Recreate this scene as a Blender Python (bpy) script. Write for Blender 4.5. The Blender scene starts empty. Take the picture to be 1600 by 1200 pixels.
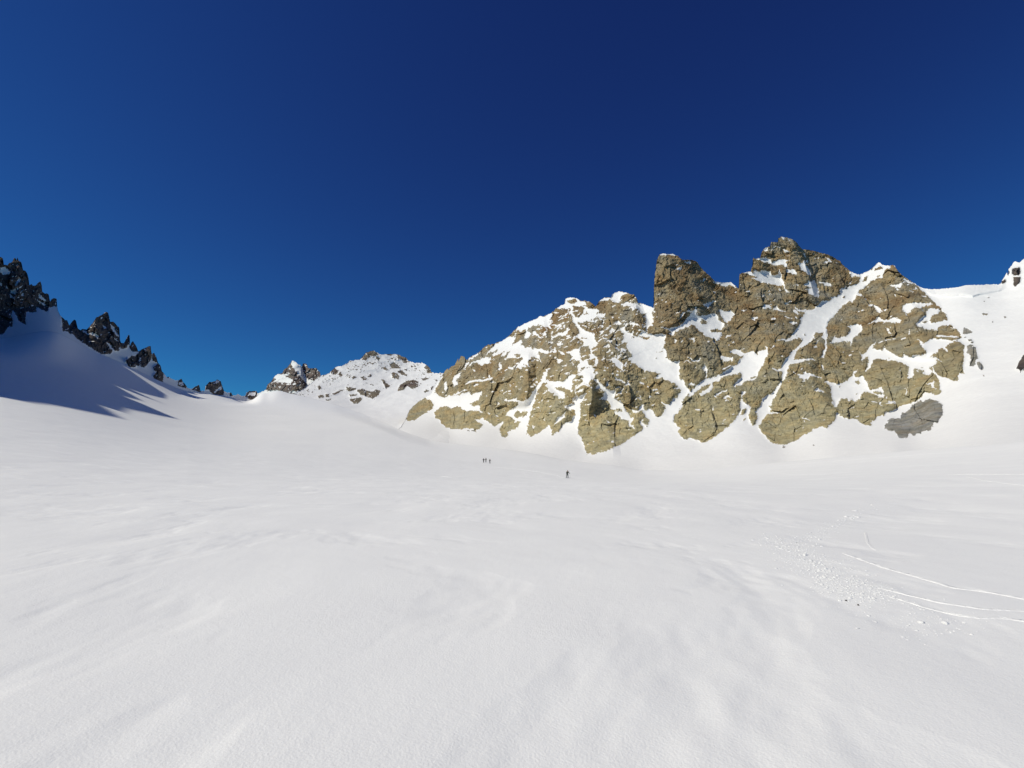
import bpy, math, random
import numpy as np

# ------------------------------------------------------------------ camera, world, sun
scene = bpy.context.scene
C = scene.collection
F_PX, CAM_Z, PITCH = 800.0, 1.7, math.atan(120.0 / 800.0)   # focal length in 1600-px photo pixels

cam_data = bpy.data.cameras.new("camera")
cam_data.sensor_width = 36.0
cam_data.lens = 36.0 * F_PX / 1600.0
cam_data.clip_start = 0.1
cam_data.clip_end = 20000
cam = bpy.data.objects.new("camera", cam_data)
cam.location = (0, 0, CAM_Z)
cam.rotation_euler = (math.pi / 2 + PITCH, 0, 0)
C.objects.link(cam)
scene.camera = cam

SUN_AZ, SUN_EL = math.radians(-106), math.radians(43)       # azimuth clockwise from +Y
sun_dir = np.array([math.sin(SUN_AZ) * math.cos(SUN_EL), math.cos(SUN_AZ) * math.cos(SUN_EL), math.sin(SUN_EL)])
sd = bpy.data.lights.new("sun", 'SUN')
sd.energy = 3.75
sd.angle = math.radians(0.53)
sd.color = (1.0, 0.95, 0.825)
sun = bpy.data.objects.new("sun", sd)
sun.rotation_euler = (math.pi / 2 - SUN_EL, 0, -SUN_AZ + math.pi)
sun.location = (-200, -60, 200)
C.objects.link(sun)

world = bpy.data.worlds.new("World")
scene.world = world
world.use_nodes = True
wn, wl = world.node_tree.nodes, world.node_tree.links
wn.clear()
sky = wn.new('ShaderNodeTexSky')
sky.sky_type = 'NISHITA'
sky.sun_disc = False
sky.sun_elevation = SUN_EL
sky.sun_rotation = SUN_AZ
sky.altitude = 3000
sky.air_density = 1.0
sky.dust_density = 0.0
sky.ozone_density = 3.0
sep, comb = wn.new('ShaderNodeSeparateColor'), wn.new('ShaderNodeCombineColor')   # deep high-altitude blue
wl.new(sky.outputs[0], sep.inputs[0])
for ch, k, p in ((0, 0.155, 0.9), (1, 0.325, 1.45), (2, 0.75, 1.1)):
    pw_, mu = wn.new('ShaderNodeMath'), wn.new('ShaderNodeMath')
    pw_.operation, mu.operation = 'POWER', 'MULTIPLY'
    pw_.inputs[1].default_value, mu.inputs[1].default_value = p, k
    wl.new(sep.outputs[ch], pw_.inputs[0])
    wl.new(pw_.outputs[0], mu.inputs[0])
    wl.new(mu.outputs[0], comb.inputs[ch])
bg = wn.new('ShaderNodeBackground')
bg.inputs['Strength'].default_value = 0.08
wo = wn.new('ShaderNodeOutputWorld')
wl.new(comb.outputs[0], bg.inputs['Color'])
wl.new(bg.outputs[0], wo.inputs['Surface'])

scene.render.engine = 'CYCLES'
scene.view_settings.view_transform = 'Standard'
scene.view_settings.look = 'None'
scene.view_settings.exposure = 0.0
scene.view_settings.gamma = 1.0

# ------------------------------------------------------------------ numeric helpers
rng = np.random.default_rng(7)
_perm = rng.permutation(256)
_perm = np.concatenate([_perm, _perm, _perm])
_g = rng.normal(size=(256, 3))
_g /= np.linalg.norm(_g, axis=1)[:, None]


def perlin(x, y, z=0.0):
    x, y, z = np.broadcast_arrays(np.asarray(x, float), np.asarray(y, float), np.asarray(z, float))
    shp = x.shape
    x, y, z = x.ravel(), y.ravel(), z.ravel()
    out = np.empty(x.size)
    for s in range(0, x.size, 400000):
        X, Y, Z = x[s:s + 400000], y[s:s + 400000], z[s:s + 400000]
        xi, yi, zi = np.floor(X).astype(int), np.floor(Y).astype(int), np.floor(Z).astype(int)
        xf, yf, zf = X - xi, Y - yi, Z - zi
        u, v, w = [t * t * t * (t * (t * 6 - 15) + 10) for t in (xf, yf, zf)]
        acc = 0.0
        for dx in (0, 1):
            for dy in (0, 1):
                for dz in (0, 1):
                    h = _perm[_perm[_perm[(xi + dx) & 255] + ((yi + dy) & 255)] + ((zi + dz) & 255)] & 255
                    g = _g[h]
                    d = g[:, 0] * (xf - dx) + g[:, 1] * (yf - dy) + g[:, 2] * (zf - dz)
                    acc = acc + d * (u if dx else 1 - u) * (v if dy else 1 - v) * (w if dz else 1 - w)
        out[s:s + 400000] = acc
    return out.reshape(shp) * 1.6


def fbm(x, y, z=0.0, octv=4, gain=0.5, lac=2.1):
    a, t = 1.0, 0.0
    for i in range(octv):
        t = t + a * perlin(np.asarray(x) + 17.3 * i, np.asarray(y) - 9.1 * i, np.asarray(z) + 5.7 * i)
        x, y, z, a = np.asarray(x) * lac, np.asarray(y) * lac, np.asarray(z) * lac, a * gain
    return t


def smooth(a, b, t):
    t = np.clip((t - a) / (b - a), 0, 1)
    return t * t * (3 - 2 * t)


def blur(a, sig):
    w = max(1, int(round(sig * 1.0)))
    out = a.astype(float)
    for ax in (0, 1):
        for _ in range(3):
            n = out.shape[ax]
            pad = [(0, 0), (0, 0)]
            pad[ax] = (w + 1, w)
            p = np.cumsum(np.pad(out, pad, mode='edge'), axis=ax)
            out = (np.take(p, np.arange(2 * w + 1, 2 * w + 1 + n), ax) - np.take(p, np.arange(0, n), ax)) / (2 * w + 1)
    return out


def tps_fit(P, val, lam=0.02):
    P = np.asarray(P, float)
    n = len(P)
    d = np.linalg.norm(P[:, None] - P[None], axis=2)
    K = np.where(d > 0, d * d * np.log(d + 1e-12), 0) + lam * np.eye(n)
    A = np.zeros((n + 3, n + 3))
    A[:n, :n] = K
    A[:n, n] = 1
    A[:n, n + 1:] = P
    A[n, :n] = 1
    A[n + 1:, :n] = P.T
    w = np.linalg.solve(A, np.concatenate([val, np.zeros(3)]))

    def ev(x, y):
        out = w[n] + w[n + 1] * x + w[n + 2] * y
        for (a, b), c in zip(P, w[:n]):
            q = (x - a) ** 2 + (y - b) ** 2
            out = out + c * 0.5 * q * np.log(q + 1e-12)
        return out
    return ev


_c, _s = math.cos(PITCH), math.sin(PITCH)


def ray(px, py):
    """direction with y = 1 (so a depth D gives the point cam + D * ray)"""
    u, v = (np.asarray(px, float) - 800) / F_PX, (600 - np.asarray(py, float)) / F_PX
    y = _c - _s * v
    return u / y, (_s + _c * v) / y


def point(px, py, D):
    a, b = ray(px, py)
    return np.stack(np.broadcast_arrays(a * D, D + 0 * a, CAM_Z + b * D), -1)


# ------------------------------------------------------------------ materials
def new_mat(name):
    m = bpy.data.materials.new(name)
    m.use_nodes = True
    n, l = m.node_tree.nodes, m.node_tree.links
    return m, n, l, n['Principled BSDF']


def snow_mat(name, col=(0.83, 0.835, 0.845), grain=0.0, broad=0.0):
    m, n, l, b = new_mat(name)
    b.inputs['Roughness'].default_value = 0.7
    b.inputs['Specular IOR Level'].default_value = 0.15
    geo = n.new('ShaderNodeNewGeometry')
    nz = n.new('ShaderNodeTexNoise')
    nz.inputs['Scale'].default_value = 0.35
    nz.inputs['Detail'].default_value = 6
    l.new(geo.outputs['Position'], nz.inputs['Vector'])
    rp = n.new('ShaderNodeValToRGB')
    rp.color_ramp.elements[0].position = 0.35
    rp.color_ramp.elements[0].color = (col[0] * .965, col[1] * .965, col[2] * .97, 1)
    rp.color_ramp.elements[1].position = 0.65
    rp.color_ramp.elements[1].color = (*col, 1)
    l.new(nz.outputs['Fac'], rp.inputs['Fac'])
    l.new(rp.outputs['Color'], b.inputs['Base Color'])
    prev = None
    for sc, dist in ((grain and 55.0, 0.006 * grain), (grain and 12.0, 0.006 * grain), (broad and 0.5, 0.35 * broad), (broad and 2.0, .10 * broad)):
        if not sc:
            continue
        t = n.new('ShaderNodeTexNoise')
        t.inputs['Scale'].default_value = sc
        t.inputs['Detail'].default_value = 3
        l.new(geo.outputs['Position'], t.inputs['Vector'])
        bp = n.new('ShaderNodeBump')
        bp.inputs['Strength'].default_value = 1.0
        bp.inputs['Distance'].default_value = dist
        l.new(t.outputs['Fac'], bp.inputs['Height'])
        if prev:
            l.new(prev.outputs[0], bp.inputs['Normal'])
        prev = bp
    if prev:
        l.new(prev.outputs[0], b.inputs['Normal'])
    return m


def rock_mat(name, cols, scale=1.0, bump=1.0, low=None, zlow=(20, 110)):
    """cols: three colours mixed by noise; low: a yellower rock that shows below a height"""
    m, n, l, b = new_mat(name)
    b.inputs['Roughness'].default_value = 0.9
    b.inputs['Specular IOR Level'].default_value = 0.12
    geo = n.new('ShaderNodeNewGeometry')

    def noise(sc, det=8, rough=.6, vec=None):
        t = n.new('ShaderNodeTexNoise')
        t.inputs['Scale'].default_value = sc * scale
        t.inputs['Detail'].default_value = det
        t.inputs['Roughness'].default_value = rough
        l.new(vec or geo.outputs['Position'], t.inputs['Vector'])
        return t
    mp = n.new('ShaderNodeMapping')
    mp.inputs['Rotation'].default_value = (0.35, 0.15, 0.3)
    mp.inputs['Scale'].default_value = (1, 1, 3.2)
    l.new(geo.outputs['Position'], mp.inputs['Vector'])
    a = noise(0.035, 6, .62)
    s = noise(0.16, 9, .68, mp.outputs[0])
    r1 = n.new('ShaderNodeValToRGB')
    e = r1.color_ramp.elements
    e[0].position, e[0].color = 0.38, (*cols[0], 1)
    e[1].position, e[1].color = 0.62, (*cols[2], 1)
    k = e.new(0.5)
    k.color = (*cols[1], 1)
    l.new(a.outputs['Fac'], r1.inputs['Fac'])
    col = r1.outputs['Color']
    if low:
        sx = n.new('ShaderNodeSeparateXYZ')
        l.new(geo.outputs['Position'], sx.inputs[0])
        ad = n.new('ShaderNodeMath')
        ad.operation = 'MULTIPLY_ADD'
        l.new(s.outputs['Fac'], ad.inputs[0])
        ad.inputs[1].default_value = 70
        l.new(sx.outputs['Z'], ad.inputs[2])
        mr = n.new('ShaderNodeMapRange')
        mr.inputs['From Min'].default_value = zlow[0] + 35
        mr.inputs['From Max'].default_value = zlow[1] + 35
        mr.inputs['To Min'].default_value = 0.85
        mr.inputs['To Max'].default_value = 0.0
        l.new(ad.outputs[0], mr.inputs['Value'])
        mx = n.new('ShaderNodeMixRGB')
        l.new(mr.outputs[0], mx.inputs['Fac'])
        l.new(col, mx.inputs['Color1'])
        mx.inputs['Color2'].default_value = (*low, 1)
        col = mx.outputs['Color']
    pv = noise(0.075, 7, .7)
    rv = n.new('ShaderNodeValToRGB')
    ev_ = rv.color_ramp.elements
    ev_[0].position, ev_[0].color = 0.36, (0.80, 0.84, 0.96, 1)
    ev_[1].position, ev_[1].color = 0.66, (1.08, 0.96, 0.84, 1)
    ev_.new(0.5).color = (1, 1, 1, 1)
    l.new(pv.outputs['Fac'], rv.inputs['Fac'])
    mv = n.new('ShaderNodeMixRGB')
    mv.blend_type = 'MULTIPLY'
    mv.inputs['Fac'].default_value = 1
    l.new(col, mv.inputs['Color1'])
    l.new(rv.outputs['Color'], mv.inputs['Color2'])
    col = mv.outputs['Color']
    r2 = n.new('ShaderNodeValToRGB')
    r2.color_ramp.elements[0].position, r2.color_ramp.elements[0].color = 0.3, (0.58, 0.56, 0.53, 1)
    r2.color_ramp.elements[1].position, r2.color_ramp.elements[1].color = 0.7, (1.28, 1.27, 1.22, 1)
    l.new(s.outputs['Fac'], r2.inputs['Fac'])
    mul = n.new('ShaderNodeMixRGB')
    mul.blend_type = 'MULTIPLY'
    mul.inputs['Fac'].default_value = 1
    l.new(col, mul.inputs['Color1'])
    l.new(r2.outputs['Color'], mul.inputs['Color2'])
    l.new(mul.outputs['Color'], b.inputs['Base Color'])
    prev = None
    vor = n.new('ShaderNodeTexVoronoi')
    vor.feature = 'DISTANCE_TO_EDGE'
    vor.inputs['Scale'].default_value = 0.16 * scale
    wv = n.new('ShaderNodeMixRGB')
    wv.inputs['Fac'].default_value = 0.25
    nn = noise(0.2, 4)
    vs = n.new('ShaderNodeVectorMath')
    vs.operation = 'MULTIPLY_ADD'
    l.new(nn.outputs['Color'], vs.inputs[0])
    vs.inputs[1].default_value = (5 / scale, 5 / scale, 5 / scale)
    l.new(geo.outputs['Position'], vs.inputs[2])
    l.new(vs.outputs[0], vor.inputs['Vector'])
    cr = n.new('ShaderNodeMapRange')
    cr.inputs['From Max'].default_value = 0.09
    l.new(vor.outputs['Distance'], cr.inputs['Value'])
    n1, n2 = noise(0.5, 8, .7), noise(0.9, 8, .7, mp.outputs[0])
    for sock, dist in ((cr.outputs[0], 0.55), (n1.outputs['Fac'], 2.2), (n2.outputs['Fac'], 1.0)):
        bp = n.new('ShaderNodeBump')
        bp.inputs['Strength'].default_value = 0.6
        bp.inputs['Distance'].default_value = dist * bump / scale
        l.new(sock, bp.inputs['Height'])
        if prev:
            l.new(prev.outputs[0], bp.inputs['Normal'])
        prev = bp
    l.new(prev.outputs[0], b.inputs['Normal'])
    return m


def plain_mat(name, col, rough=.7, var=.25):
    m, n, l, b = new_mat(name)
    b.inputs['Roughness'].default_value = rough
    t = n.new('ShaderNodeTexNoise')
    t.inputs['Scale'].default_value = 6
    r = n.new('ShaderNodeValToRGB')
    r.color_ramp.elements[0].color = (*[c * (1 - var) for c in col], 1)
    r.color_ramp.elements[1].color = (*[c * (1 + var) for c in col], 1)
    l.new(t.outputs['Fac'], r.inputs['Fac'])
    l.new(r.outputs['Color'], b.inputs['Base Color'])
    return m


M_FIELD = snow_mat("snow_field", (0.875, 0.88, 0.86), grain=0.6)
M_SNOW = snow_mat("mountain_snow", (0.82, 0.82, 0.80), broad=0.5)
M_ROCK = rock_mat("brown_rock", ((0.265, 0.19, 0.105), (0.345, 0.283, 0.172), (0.32, 0.293, 0.222)), low=(0.49, 0.445, 0.27))
M_GREY = rock_mat("grey_rock", ((0.25, 0.24, 0.20), (0.30, 0.295, 0.26), (0.35, 0.345, 0.32)), scale=1.5)
M_DARK = rock_mat("dark_rock", ((0.085, 0.075, 0.075), (0.12, 0.10, 0.095), (0.15, 0.13, 0.11)), scale=1.2)
M_FARDARK = rock_mat("far_dark_rock", ((0.13, 0.11, 0.11), (0.18, 0.15, 0.14), (0.22, 0.19, 0.16)), scale=0.5)
M_FAR = rock_mat("far_rock", ((0.15, 0.115, 0.10), (0.21, 0.18, 0.14), (0.24, 0.22, 0.17)), scale=0.5)


# ------------------------------------------------------------------ object helpers
def tag(o, label=None, cat=None, group=None, kind=None):
    if label:
        o['label'] = label
    if cat:
        o['category'] = cat
    if group:
        o['group'] = group
    if kind:
        o['kind'] = kind
    return o


def mesh_obj(name, verts, faces, mat, parent=None, smooth_shade=True, origin=None):
    """faces: (n,4) or (n,3) int array; verts (m,3)"""
    verts = np.asarray(verts, float)
    faces = np.asarray(faces, int)
    used = np.unique(faces)
    remap = np.full(len(verts), -1)
    remap[used] = np.arange(len(used))
    verts, faces = verts[used], remap[faces]
    if origin is None:
        origin = np.zeros(3)
        if parent is None:
            origin = np.array([verts[:, 0].mean(), verts[:, 1].mean(), verts[:, 2].min()])
    v = verts - origin
    me = bpy.data.meshes.new(name)
    k = faces.shape[1]
    me.vertices.add(len(v))
    me.vertices.foreach_set('co', v.astype(np.float32).ravel())
    me.loops.add(faces.size)
    me.loops.foreach_set('vertex_index', faces.astype(np.int32).ravel())
    me.polygons.add(len(faces))
    me.polygons.foreach_set('loop_start', np.arange(0, faces.size, k, dtype=np.int32))
    me.polygons.foreach_set('use_smooth', np.full(len(faces), smooth_shade))
    me.update(calc_edges=True)
    if 'rock' in mat.name:
        me.polygons.foreach_set('use_smooth', np.zeros(len(faces), bool))
    me.materials.append(mat)
    o = bpy.data.objects.new(name, me)
    C.objects.link(o)
    if parent is not None:
        o.parent = parent
        o.location = origin - np.array(parent.location)
    else:
        o.location = origin
    return o


def empty(name, loc, label, cat, group=None, kind=None):
    o = bpy.data.objects.new(name, None)
    o.location = loc
    C.objects.link(o)
    return tag(o, label, cat, group, kind)


# ------------------------------------------------------------------ the snow field (one sheet, polar about the viewpoint)
# crest of the sheet seen from the viewpoint: (photo x, photo y, depth m)
CREST = [(0, 530, 315), (40, 522, 335), (60, 518, 350), (85, 518, 370), (100, 524, 385), (128, 539.5, 420), (150, 551, 440),
         (167, 557, 455), (190, 567, 475), (207, 575, 490), (224, 583.5, 505), (241, 591.5, 520), (254, 597, 535), (269, 602.5, 570),
         (282, 608, 600), (305, 614, 650), (330, 615.5, 710), (345, 617.5, 740), (360, 620, 790), (380, 626.5, 850), (389, 626.5, 870),
         (398, 624, 885), (402, 618, 890), (408, 613, 900), (417, 615, 905), (430, 610.5, 920), (440, 610.5, 930), (450, 614.5, 905), (465, 617, 895), (480, 621, 880), (500, 626, 853), (520, 631, 820), (540, 638, 780), (560, 645, 730),
         (580, 653, 665), (600, 661, 595), (620, 670, 525), (640, 678, 470), (670, 688, 425), (700, 692, 410), (740, 697, 385), (790, 702, 355), (830, 708, 330), (880, 718, 302), (920, 723, 282), (960, 727, 270),
         (1000, 734, 260), (1050, 735, 245), (1100, 733, 232), (1200, 724, 220), (1300, 715, 190), (1400, 706, 165), (1500, 698, 140),
         (1600, 690, 120)]
# outside the frame: (u = x/y, depth, height)
CREST_L = [(-4, 78, 50), (-2.6, 114, 56), (-2.0, 148, 64), (-1.5, 198, 70), (-1.25, 240, 74)]
CREST_R = [(1.2, 104, 8), (1.5, 90, 9), (2.2, 70, 11)]
_az, _lr, _zc = [], [], []
for az_deg, rr, zz in ((-181, 300, 12), (-140, 260, 14), (-100, 230, 22), (-80, 230, 36)):
    _az.append(math.radians(az_deg)); _lr.append(math.log(rr)); _zc.append(zz)
for u, D, z in CREST_L:
    _az.append(math.atan(u)); _lr.append(math.log(D * math.hypot(1, u))); _zc.append(z)
for px, py, D in CREST:
    p = point(px, py, D)
    _az.append(math.atan2(p[0], p[1])); _lr.append(math.log(math.hypot(p[0], p[1]))); _zc.append(p[2])
for u, D, z in CREST_R:
    _az.append(math.atan(u)); _lr.append(math.log(D * math.hypot(1, u))); _zc.append(z)
for az_deg, rr, zz in ((80, 200, 14), (120, 260, 12), (181, 300, 12)):
    _az.append(math.radians(az_deg)); _lr.append(math.log(rr)); _zc.append(zz)
_az, _lr, _zc = map(np.array, (_az, _lr, _zc))


_ta = np.radians(np.arange(-181, 181.01, 0.05))


def _gauss(a, sig_deg):
    k = np.arange(-int(4 * sig_deg / .05), int(4 * sig_deg / .05) + 1) * .05
    w = np.exp(-.5 * (k / sig_deg) ** 2)
    w /= w.sum()
    h = len(k) // 2
    return np.convolve(np.pad(a, h, mode='edge'), w, mode='valid')


_t_lr, _t_z = np.interp(_ta, _az, _lr), np.interp(_ta, _az, _zc)
_s_lr, _s_z = _gauss(_t_lr, 3.5), _gauss(_t_z, 3.5)
_t_lr, _t_z = _gauss(_t_lr, .3), _gauss(_t_z, .3)


def crest(az):
    return np.interp(az, _ta, _t_lr), np.interp(az, _ta, _t_z)


def ground_z(x, y, detail=True):
    x, y = np.asarray(x, float), np.asarray(y, float)
    r = np.hypot(x, y) + 1e-6
    az = np.arctan2(x, y)
    lrc, zc = crest(az)
    rc = np.exp(lrc)
    lr = np.log(r)
    deg = np.degrees(az)
    l0 = np.interp(deg, [-70, -45, -32, -20, -8, 0, 20, 45, 70], [2.6, 2.6, 2.9, 3.5, 3.9, 3.9, 3.3, 2.4, 2.4])
    pw = np.interp(deg, [-70, -45, -25, -12, 0, 20, 45, 70], [2.0, 2.0, 2.0, 2.1, 1.9, 1.6, 1.5, 1.5])
    sl, sz = np.interp(az, _ta, _s_lr), np.interp(az, _ta, _s_z)
    es = sz / np.exp(sl)
    den = np.maximum(sl - l0, .3)
    lrx = np.minimum(lr, lrc)
    e = es * np.clip((lrx - l0) / den, 0, 1.4) ** pw
    delta = zc - rc * es * np.clip((lrc - l0) / den, 0, 1.4) ** pw          # brings the sheet to its true crest
    e = e + delta / rc * smooth(lrc - .4, lrc, lrx)
    dip = 0.022 * np.exp(-((lr - 4.65) / 0.75) ** 2) * np.exp(-((deg - 8) / 24) ** 2)
    dip = dip * smooth(0, 0.35, lrc - lr)
    z = r * (e - dip)
    over = np.maximum(r - rc, 0)
    z = z - over * zc / rc - 0.6 * over                                   # drops away behind its crest
    if detail:
        # wind drifts: long soft ridges running up the valley
        wx = x + 1.5 * perlin(x * .16, y * .10, 3.3)
        wy = y + 2.4 * perlin(x * .10, y * .07, 9.1)
        n1 = fbm(wx * .50, wy * .30, 1.7, 4, .5)
        n1 = n1 - 0.6 * np.abs(n1 + .15)
        z = z + 0.029 * n1 * (1 - smooth(25, 90, r))
        n2 = fbm(wx * .13 + 4, wy * .085, 6.2, 3, .5)
        n2 = n2 - .4 * np.abs(n2)
        z = z + 0.065 * n2 * (1 - smooth(120, 350, r))
        n3 = perlin(wx * .22, y * .55, 4.4) + .5 * perlin(wx * .6, y * 1.1, 8.8)
        z = z + 0.07 * np.maximum(n3 - .25, 0) * smooth(12, 30, r) * (1 - smooth(90, 170, r)) * smooth(.75, .3, az + .2)
        f = smooth(60, 220, r) * (1 - smooth(.55, .95, r / rc))
        z = z + f * 0.5 * fbm(x * .02, y * .012, 12.2, 2)
    return z


def ground_hit(px, py):
    a, b = ray(px, py)
    D = np.exp(np.linspace(math.log(1.5), math.log(1200), 420))
    h = CAM_Z + b * D - ground_z(a * D, D)
    i = np.argmax(h < 0)
    if h[i] >= 0:
        i = 210
    D = np.linspace(D[max(i - 1, 0)], D[i], 40)
    h = CAM_Z + b * D - ground_z(a * D, D)
    i = np.argmax(h < 0)
    return np.array([a * D[i], D[i], ground_z(a * D[i], D[i])], float)


def build_ground():
    azs = np.radians(np.concatenate([np.arange(-180, -62, 3.0), np.arange(-62, -48, .4), np.arange(-48, 48, .1), np.arange(48, 62, .4),
                                     np.arange(62, 180.1, 3.0)]))
    nr, nb = 1500, 14
    lrc, _ = crest(azs)
    s = np.linspace(0, 1, nr)
    R = np.exp(math.log(0.9) + (lrc[:, None] - math.log(0.9)) * s[None])
    B = np.exp(lrc)[:, None] + np.cumsum(np.linspace(.5, 9, nb))[None] * np.exp(lrc)[:, None] / 300
    R = np.concatenate([R, B], 1)
    A = np.repeat(azs[:, None], R.shape[1], 1)
    X, Y = R * np.sin(A), R * np.cos(A)
    Z = ground_z(X, Y)
    na, n = R.shape
    idx = np.arange(na * n).reshape(na, n)
    q = np.stack([idx[:-1, :-1], idx[:-1, 1:], idx[1:, 1:], idx[1:, :-1]], -1).reshape(-1, 4)[:, ::-1]
    o = mesh_obj("snow_field", np.stack([X, Y, Z], -1).reshape(-1, 3), q, M_FIELD, origin=np.zeros(3))
    return tag(o, "wide wind-rippled snow field filling the valley floor", "snow field", kind="structure")


build_ground()

# ------------------------------------------------------------------ mountains: outlines read from the photograph, put at their own distance
TILE = {'A1': (630, 440, 8), 'A2': (630, 570, 8), 'B1': (820, 440, 8), 'B2': (820, 570, 8), 'C1': (1010, 390, 8), 'C2': (1010, 530, 8),
        'D1': (1150, 360, 8), 'D2': (1150, 500, 8), 'E1': (1330, 400, 8), 'E2': (1330, 540, 8), 'F': (1130, 600, 8),
        'G': (380, 540, 10), 'H': (490, 530, 7.619), 'L1': (0, 390, 11.43), 'L2': (100, 470, 8.889), 'L3': (230, 570, 8),
        'K': (1400, 400, 5.455), 'P': (0, 0, 1)}


def P(tile, text):
    ox, oy, sc = TILE[tile]
    v = [float(t) for t in text.replace(',', ' ').split()]
    return [(ox + v[i] / sc, oy + v[i + 1] / sc) for i in range(0, len(v), 2)]


class Sheet:
    """A mountain face: a grid over the outline seen from the valley, each node at its own depth, with rock and snow told apart per cell
    and the whole closed over the skyline by a back slope."""

    def __init__(self, x0, x1, y0, y1, step, sky, base):
        self.step, self.x0, self.y0 = step, x0, y0
        self.X = np.arange(x0, x1 + step, step)
        self.Y = np.arange(y0, y1 + step, step)
        sky = sorted(sky)
        sx, sy = np.array([p[0] for p in sky]), np.array([p[1] for p in sky])
        sx = sx + np.arange(len(sx)) * 1e-5
        self.sky = np.interp(self.X, sx, sy)
        jag = 0.9 * perlin(self.X / 3.1, 0.5, x0 * .1) + .7 * perlin(self.X / 1.3, 7.5, x0 * .1)
        self.sky = self.sky + jag
        bx, by = zip(*base)
        self.base = np.interp(self.X, bx, by)
        self.PX, self.PY = np.meshgrid(self.X, self.Y, indexing='ij')
        self.lab = np.zeros(self.PX.shape, int)         # >0 rock ids, <=0 snow ids
        self.names = {}

    def paint(self, poly, value, rough=1.0):
        p = np.array(poly)
        m = 4
        i0, i1 = np.searchsorted(self.X, [p[:, 0].min() - m, p[:, 0].max() + m])
        j0, j1 = np.searchsorted(self.Y, [p[:, 1].min() - m, p[:, 1].max() + m])
        if i1 <= i0 or j1 <= j0:
            return
        qx = self.WX[i0:i1, j0:j1] * rough + self.PX[i0:i1, j0:j1]
        qy = self.WY[i0:i1, j0:j1] * rough + self.PY[i0:i1, j0:j1]
        ins = np.zeros(qx.shape, bool)
        n = len(p)
        for k in range(n):
            (ax, ay), (bx, by) = p[k], p[(k + 1) % n]
            if ay == by:
                continue
            ins ^= ((ay > qy) != (by > qy)) & (qx < (bx - ax) * (qy - ay) / (by - ay) + ax)
        self.lab[i0:i1, j0:j1][ins] = value

    def prepare(self, amp=1.0):
        x, y = self.PX, self.PY
        self.WX = amp * (1.5 * perlin(x / 7, y / 7, 1.1) + 1.1 * perlin(x / 3, y / 2.4, 4.1) + .6 * perlin(x / 1.4, y / 1.2, 7.7))
        self.WY = amp * (1.5 * perlin(x / 7, y / 6, 11.1) + 1.1 * perlin(x / 3, y / 2.4, 14.1) + .6 * perlin(x / 1.4, y / 1.2, 17.7))

    def finish(self, D):
        """D: depth per node. Returns vertices, quads and the label of each quad; the back slope keeps the label of its skyline cell."""
        X, Y, st = self.X, self.Y, self.step
        skyv = self.sky[:, None]
        basev = self.base[:, None]
        y = np.clip(self.PY, skyv, basev)
        V = point(self.PX, y, D)
        nx, ny = D.shape
        # depth on the skyline itself, so that nodes above it collapse on to one point
        js = np.clip(np.ceil((self.sky - self.y0) / st).astype(int), 0, ny - 1)
        above = np.arange(ny)[None] < js[:, None]
        Ds = D[np.arange(nx), js]
        V = np.where(above[..., None], point(X, self.sky, Ds)[:, None, :], V)
        jb = np.clip(np.floor((self.base - self.y0) / st).astype(int), 0, ny - 1)
        idx = np.arange(nx * ny).reshape(nx, ny)
        q = np.stack([idx[:-1, :-1], idx[:-1, 1:], idx[1:, 1:], idx[1:, :-1]], -1)
        cab = np.minimum(js[:-1], js[1:])
        cb = np.maximum(jb[:-1], jb[1:])
        jj = np.arange(ny - 1)[None]
        keep = (jj >= cab[:, None] - 1) & (jj <= cb[:, None])
        lab = self.lab[:-1, :-1]
        quads, labs = [q[keep]], [lab[keep]]
        verts = [V.reshape(-1, 3)]
        # back slope
        top = point(X, self.sky, Ds)
        nbk = 9
        d = np.cumsum(1.4 ** np.arange(nbk)) * (Ds.mean() / 260)
        ax, _ = ray(X, self.sky)
        dirv = np.stack([ax, np.ones(nx)], -1)
        dirv /= np.linalg.norm(dirv, axis=1)[:, None]
        bk = np.empty((nx, nbk + 1, 3))
        bk[:, 0] = top
        for k in range(nbk):
            w = 2.0 * fbm(X / 25, k * .5, 3.3, 3) * min(1, k / 2)
            bk[:, k + 1, :2] = top[:, :2] + dirv * d[k]
            bk[:, k + 1, 2] = top[:, 2] - d[k] * 1.1 + w * (Ds.mean() / 400)
        o = nx * ny
        bi = o + np.arange(nx * (nbk + 1)).reshape(nx, nbk + 1)
        verts.append(bk.reshape(-1, 3))
        qb = np.stack([bi[:-1, :-1], bi[1:, :-1], bi[1:, 1:], bi[:-1, 1:]], -1)
        quads.append(qb.reshape(-1, 4))
        ls = self.lab[np.arange(nx), np.minimum(js + 1, ny - 1)][:-1]
        labs.append(np.repeat(ls[:, None], nbk, 1).ravel())
        return np.concatenate(verts), np.concatenate(quads), np.concatenate(labs)


def crease(X, Y, line, amp, wl_, wr_):
    """relief of a rib along a polyline: rises over wl_ pixels on its left, breaks off over wr_ on its right"""
    line = sorted(line, key=lambda p: p[1])
    ys, xs = [p[1] for p in line], [p[0] for p in line]
    cx = np.interp(Y, ys, xs)
    d = X - cx
    h = np.where(d < 0, np.clip(1 + d / wl_, 0, 1), np.clip(1 - d / wr_, 0, 1))
    end = smooth(ys[0] - 14, ys[0] + 4, Y) * (1 - smooth(ys[-1] - 4, ys[-1] + 14, Y))
    return amp * h * end


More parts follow.
